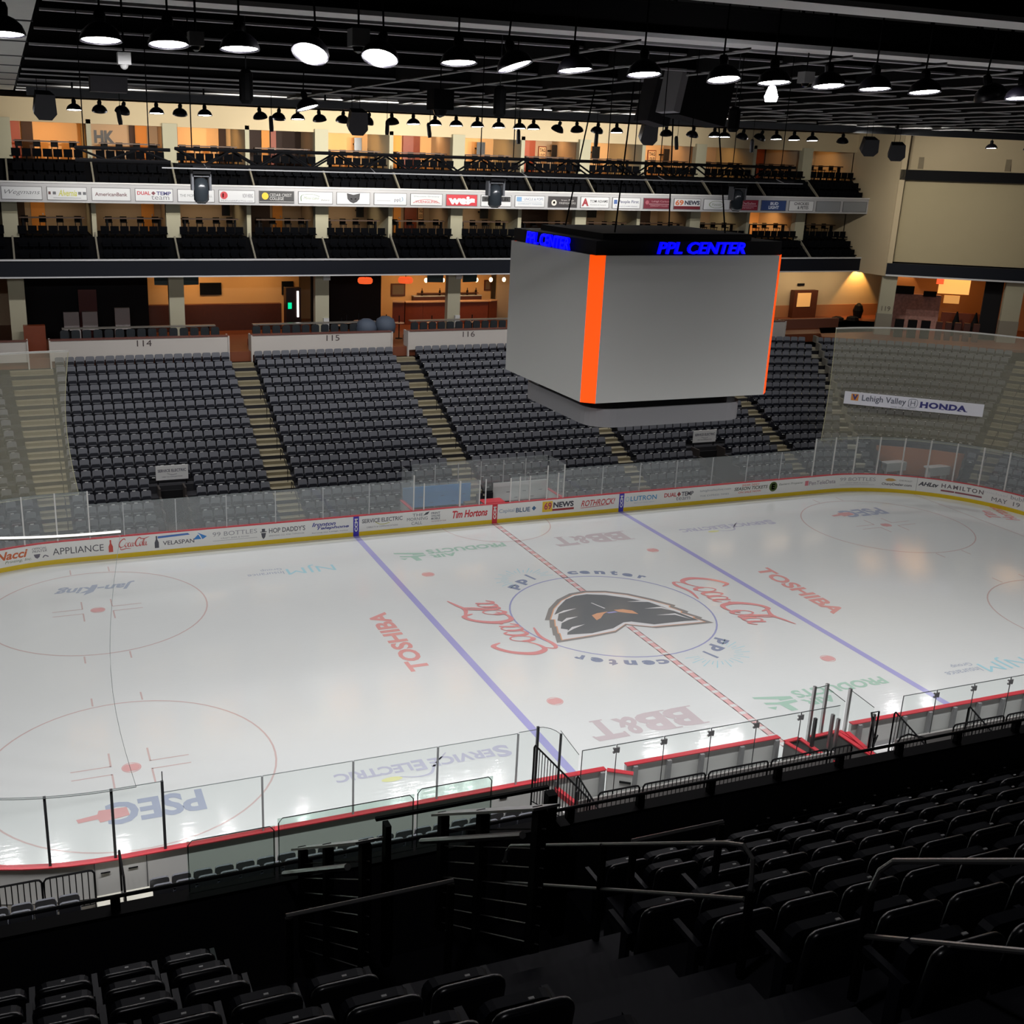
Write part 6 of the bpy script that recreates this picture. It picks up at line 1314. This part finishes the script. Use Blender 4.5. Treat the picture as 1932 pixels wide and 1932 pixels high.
for k in range(-1, 8):
    xl = -15.7 if k < 0 else (-18.15 if k < 3 else -19.4); j = 0
    x = xl + .265
    while x < -9:
        q = camproj((x, sy(k), szt(k)))
        if q and -.05 < q[0] < 1.06 and q[1] > -.05: pseat(x, k, 'black seat in the lower right block, %s row from front, %s from left' % (ORD[k + 1], ORD[j]))
        x += .53; j += 1
# guard rails
RAIL = mat('dark_rail', rgb(60, 62, 64), rough=.35, metal=.4); RAILT = mat('silver_rail', rgb(170, 170, 168), rough=.3, metal=.6)
t = thing('parapet_rail', (-15, -29.5, 11.66), 'long thin dark handrail on short posts along the deck front', 'handrail')
b = MB(); b.tube([(-30, -29.5, 11.81), (-4, -29.5, 11.81)], .02, 8); b.build('rail', RAIL, parent=t)
for x in (-26.5, -24.6, -22.9, -21.0, -19.2, -18.0, -17.1, -16.15, -15.2, -14.28, -13.35, -12.4, -11.4, -10.4):
    b = MB(); b.box(x - .045, x + .045, -29.53, -29.47, 11.6, 11.80); b.build('post', BLACK, parent=t)
t = thing('raised_guard', (-19.2, -29.5, 11.3), 'raised black guard bar with two posts before the near boards', 'guard rail')
b = MB(); b.box(-20.28, -18.3, -29.53, -29.49, 12.12, 12.155); b.build('bar', BLACK, parent=t)
for x, w_ in ((-20.2, .03), (-18.33, .055)):
    b = MB(); b.box(x - w_, x + w_, -29.7, -29.58, 10.42, 12.15); b.build('post', BLACK, parent=t)
b = MB(); b.box(-18.3, -18.18, -29.85, -29.7, 10.42, 11.85); b.build('corner_post', BLACK, label='thick black corner post at the right end of the raised guard', cat='post')
for j, (x0, x1, zt) in enumerate(((-22.2, -21.33, 12.26), (-21.3, -19.85, 12.33), (-19.82, -18.96, 12.38))):
    b = MB(); b.box(x0, x1, -29.49, -29.475, 11.66, zt); o = b.build('glass_guard', GLASSG, label='greenish glass guard above the parapet rail, %s panel' % ('left', 'middle', 'right')[j], cat='glass guard')
    b = MB(); b.tube([(x0 + .01, -29.48, 11.68), (x0 + .01, -29.48, zt - .05), (x0 + .05, -29.48, zt), (x1 - .05, -29.48, zt), (x1 - .01, -29.48, zt - .05), (x1 - .01, -29.48, 11.68)], .006, 4); b.build('polished_edge', EDGED, parent=o)
def cable_guard(x, ya, yb, za, zb, lab, tub):
    t = thing('cable_guard', (x, (ya + yb) / 2, 10.4), lab, 'guard rail')
    b = MB(); b.hexa([(x - .11, ya, za), (x + .11, ya, za), (x + .11, yb, zb), (x - .11, yb, zb), (x - .11, ya, za + .025), (x + .11, ya, za + .025), (x + .11, yb, zb + .025), (x - .11, yb, zb + .025)]); b.build('top_cap', RAILT, parent=t)
    for f in (0.02, .45, .95):
        y = ya + (yb - ya) * f; z = za + (zb - za) * f; b = MB(); b.box(x - .04, x + .04, y - .05, y + .05, max(10.4, z - 1.25), z); b.build('post', BLACK, parent=t)
    b = MB()
    for i in range(1, 8): b.tube([(x, ya, za - .17 * i), (x, yb, zb - .17 * i)], .006, 4)
    b.build('cables', RAILT, parent=t)
    b = MB(); b.tube([(x - .16, ya + .1, za - .32), (x - .16, yb + .05, zb - .22)], .028, 8); b.build('handrail_tube', RAILT, parent=t)
cable_guard(-21.12, -29.75, -31.95, 12.12, 13.62, 'cable guard with silver flat cap left of the deck entrance', .0)
cable_guard(-20.0, -30.65, -32.7, 12.84, 14.15, 'cable guard with dark cap right of the deck entrance', .0)
def pipe_guard(paths, posts, lab, name='handrail', m=RAILT, r_=.016):
    t = thing(name, paths[0][0], lab, 'handrail')
    for p in paths: b = MB(); b.tube(p, r_, 8); b.build('rail', m, parent=t)
    for p in posts: b = MB(); b.tube(p, .03, 6); b.build('post', BLACK, parent=t)
pipe_guard([[(-21.95, -32.7, 13.7), (-20.72, -32.7, 13.7)]], [[(-21.93, -32.7, 12.4), (-21.93, -32.7, 13.68)], [(-20.74, -32.7, 12.4), (-20.74, -32.7, 13.68)]], 'straight silver handrail before the left seat block steps')
pipe_guard([[(-19.15, -32.55, 13.6), (-18.3, -32.55, 13.6)]], [[(-19.13, -32.55, 12.4), (-19.13, -32.55, 13.58)], [(-18.32, -32.55, 12.4), (-18.32, -32.55, 13.58)]], 'short silver handrail before the right seat block')
X = -19.28
def loop(ya, za, yb, zb, drop=.42, lab=''):
    sl = (zb - za) / (yb - ya); P = lambda y, d=0: (X, y, za + (y - ya) * sl - d)
    top = [P(ya, .9), P(ya, .18), P(ya - .04, .06), P(ya - .12), P(yb + .3), P(yb + .12, .02), P(yb + .02, .12), P(yb, .35), P(yb, 1.0)]
    pipe_guard([top[1:-1], [P(ya - .02, drop), P(yb + .05, drop)]], [[top[0], top[1]], [top[-1], top[-2]], [P((ya + yb) / 2, .0), P((ya + yb) / 2, 1.0)]], lab)
loop(-30.55, 12.28, -34.15, 14.65, .42, 'long looped silver handrail sloping along the centre aisle')
loop(-35.1, 15.15, -37.5, 16.75, .48, 'looped silver handrail at the lower right corner')
# ================= NEAR LOWER SEATS =================
for k in range(2):
    z = row_z(k)
    b = MB(); b.box(-40, -10.2, -(13.4 + DY * (k + 1)), -(13.4 + DY * k), -.02, z); struct(b, 'floor_near_row_%d' % (k + 1), CONC)
    for j in range(27):
        x = -10.6 - .55 * j
        if -22.75 < x < -21.15: continue
        o = bpy.data.objects.new('stadium_seat', fm); COL.objects.link(o); o.location = (x, -(HY + row_d(k)) + .02, z); o.rotation_euler = (0, 0, PI)
        tag(o, 'charcoal seat facing the ice behind the near boards, %s row, %s from the bench end' % (('front', 'second')[k], ORD[j]), 'seat', 'charcoal seats behind the near boards')
b = MB(); b.box(-40, 22, -20, -15.07, -.03, .94); struct(b, 'floor_near_stand', DARKC)
b = MB()
for i, (x0, x1) in enumerate(((-22.6, -21.98), (-21.9, -21.25))): b.box(x0, x1, -14.75, -14.2, .0, .8); b.box(x0, x1, -14.15, -13.6, .0, .45)
b.build('aisle_steps', mat('lit_steps', rgb(206, 204, 190), rough=.6), label='pale lit steps behind the near gate panels', cat='stairs')  # pale colour paints the bright light falling on these steps
b = MB(); b.tube([(-21.94, -13.35, .3), (-21.94, -13.35, 1.5), (-21.94, -14.5, 1.5), (-21.94, -14.75, .8)], .03); b.build('stair_handrail', BLACK, label='black handrail rising between the pale near steps', cat='handrail')
for x in (-22.56, -21.92, -21.25):
    b = MB(); b.box(x - .01, x + .01, -HY - .125, -HY - .108, .0, 1.06); b.build('panel_joint', GREYS, parent=NLB)
for x in (-22.3, -21.6, -11.0):
    b = MB(); b.box(x - .12, x + .12, -HY - .13, -HY - .11, .72, .75); b.build('gate_latch', BLACK, parent=NLB)
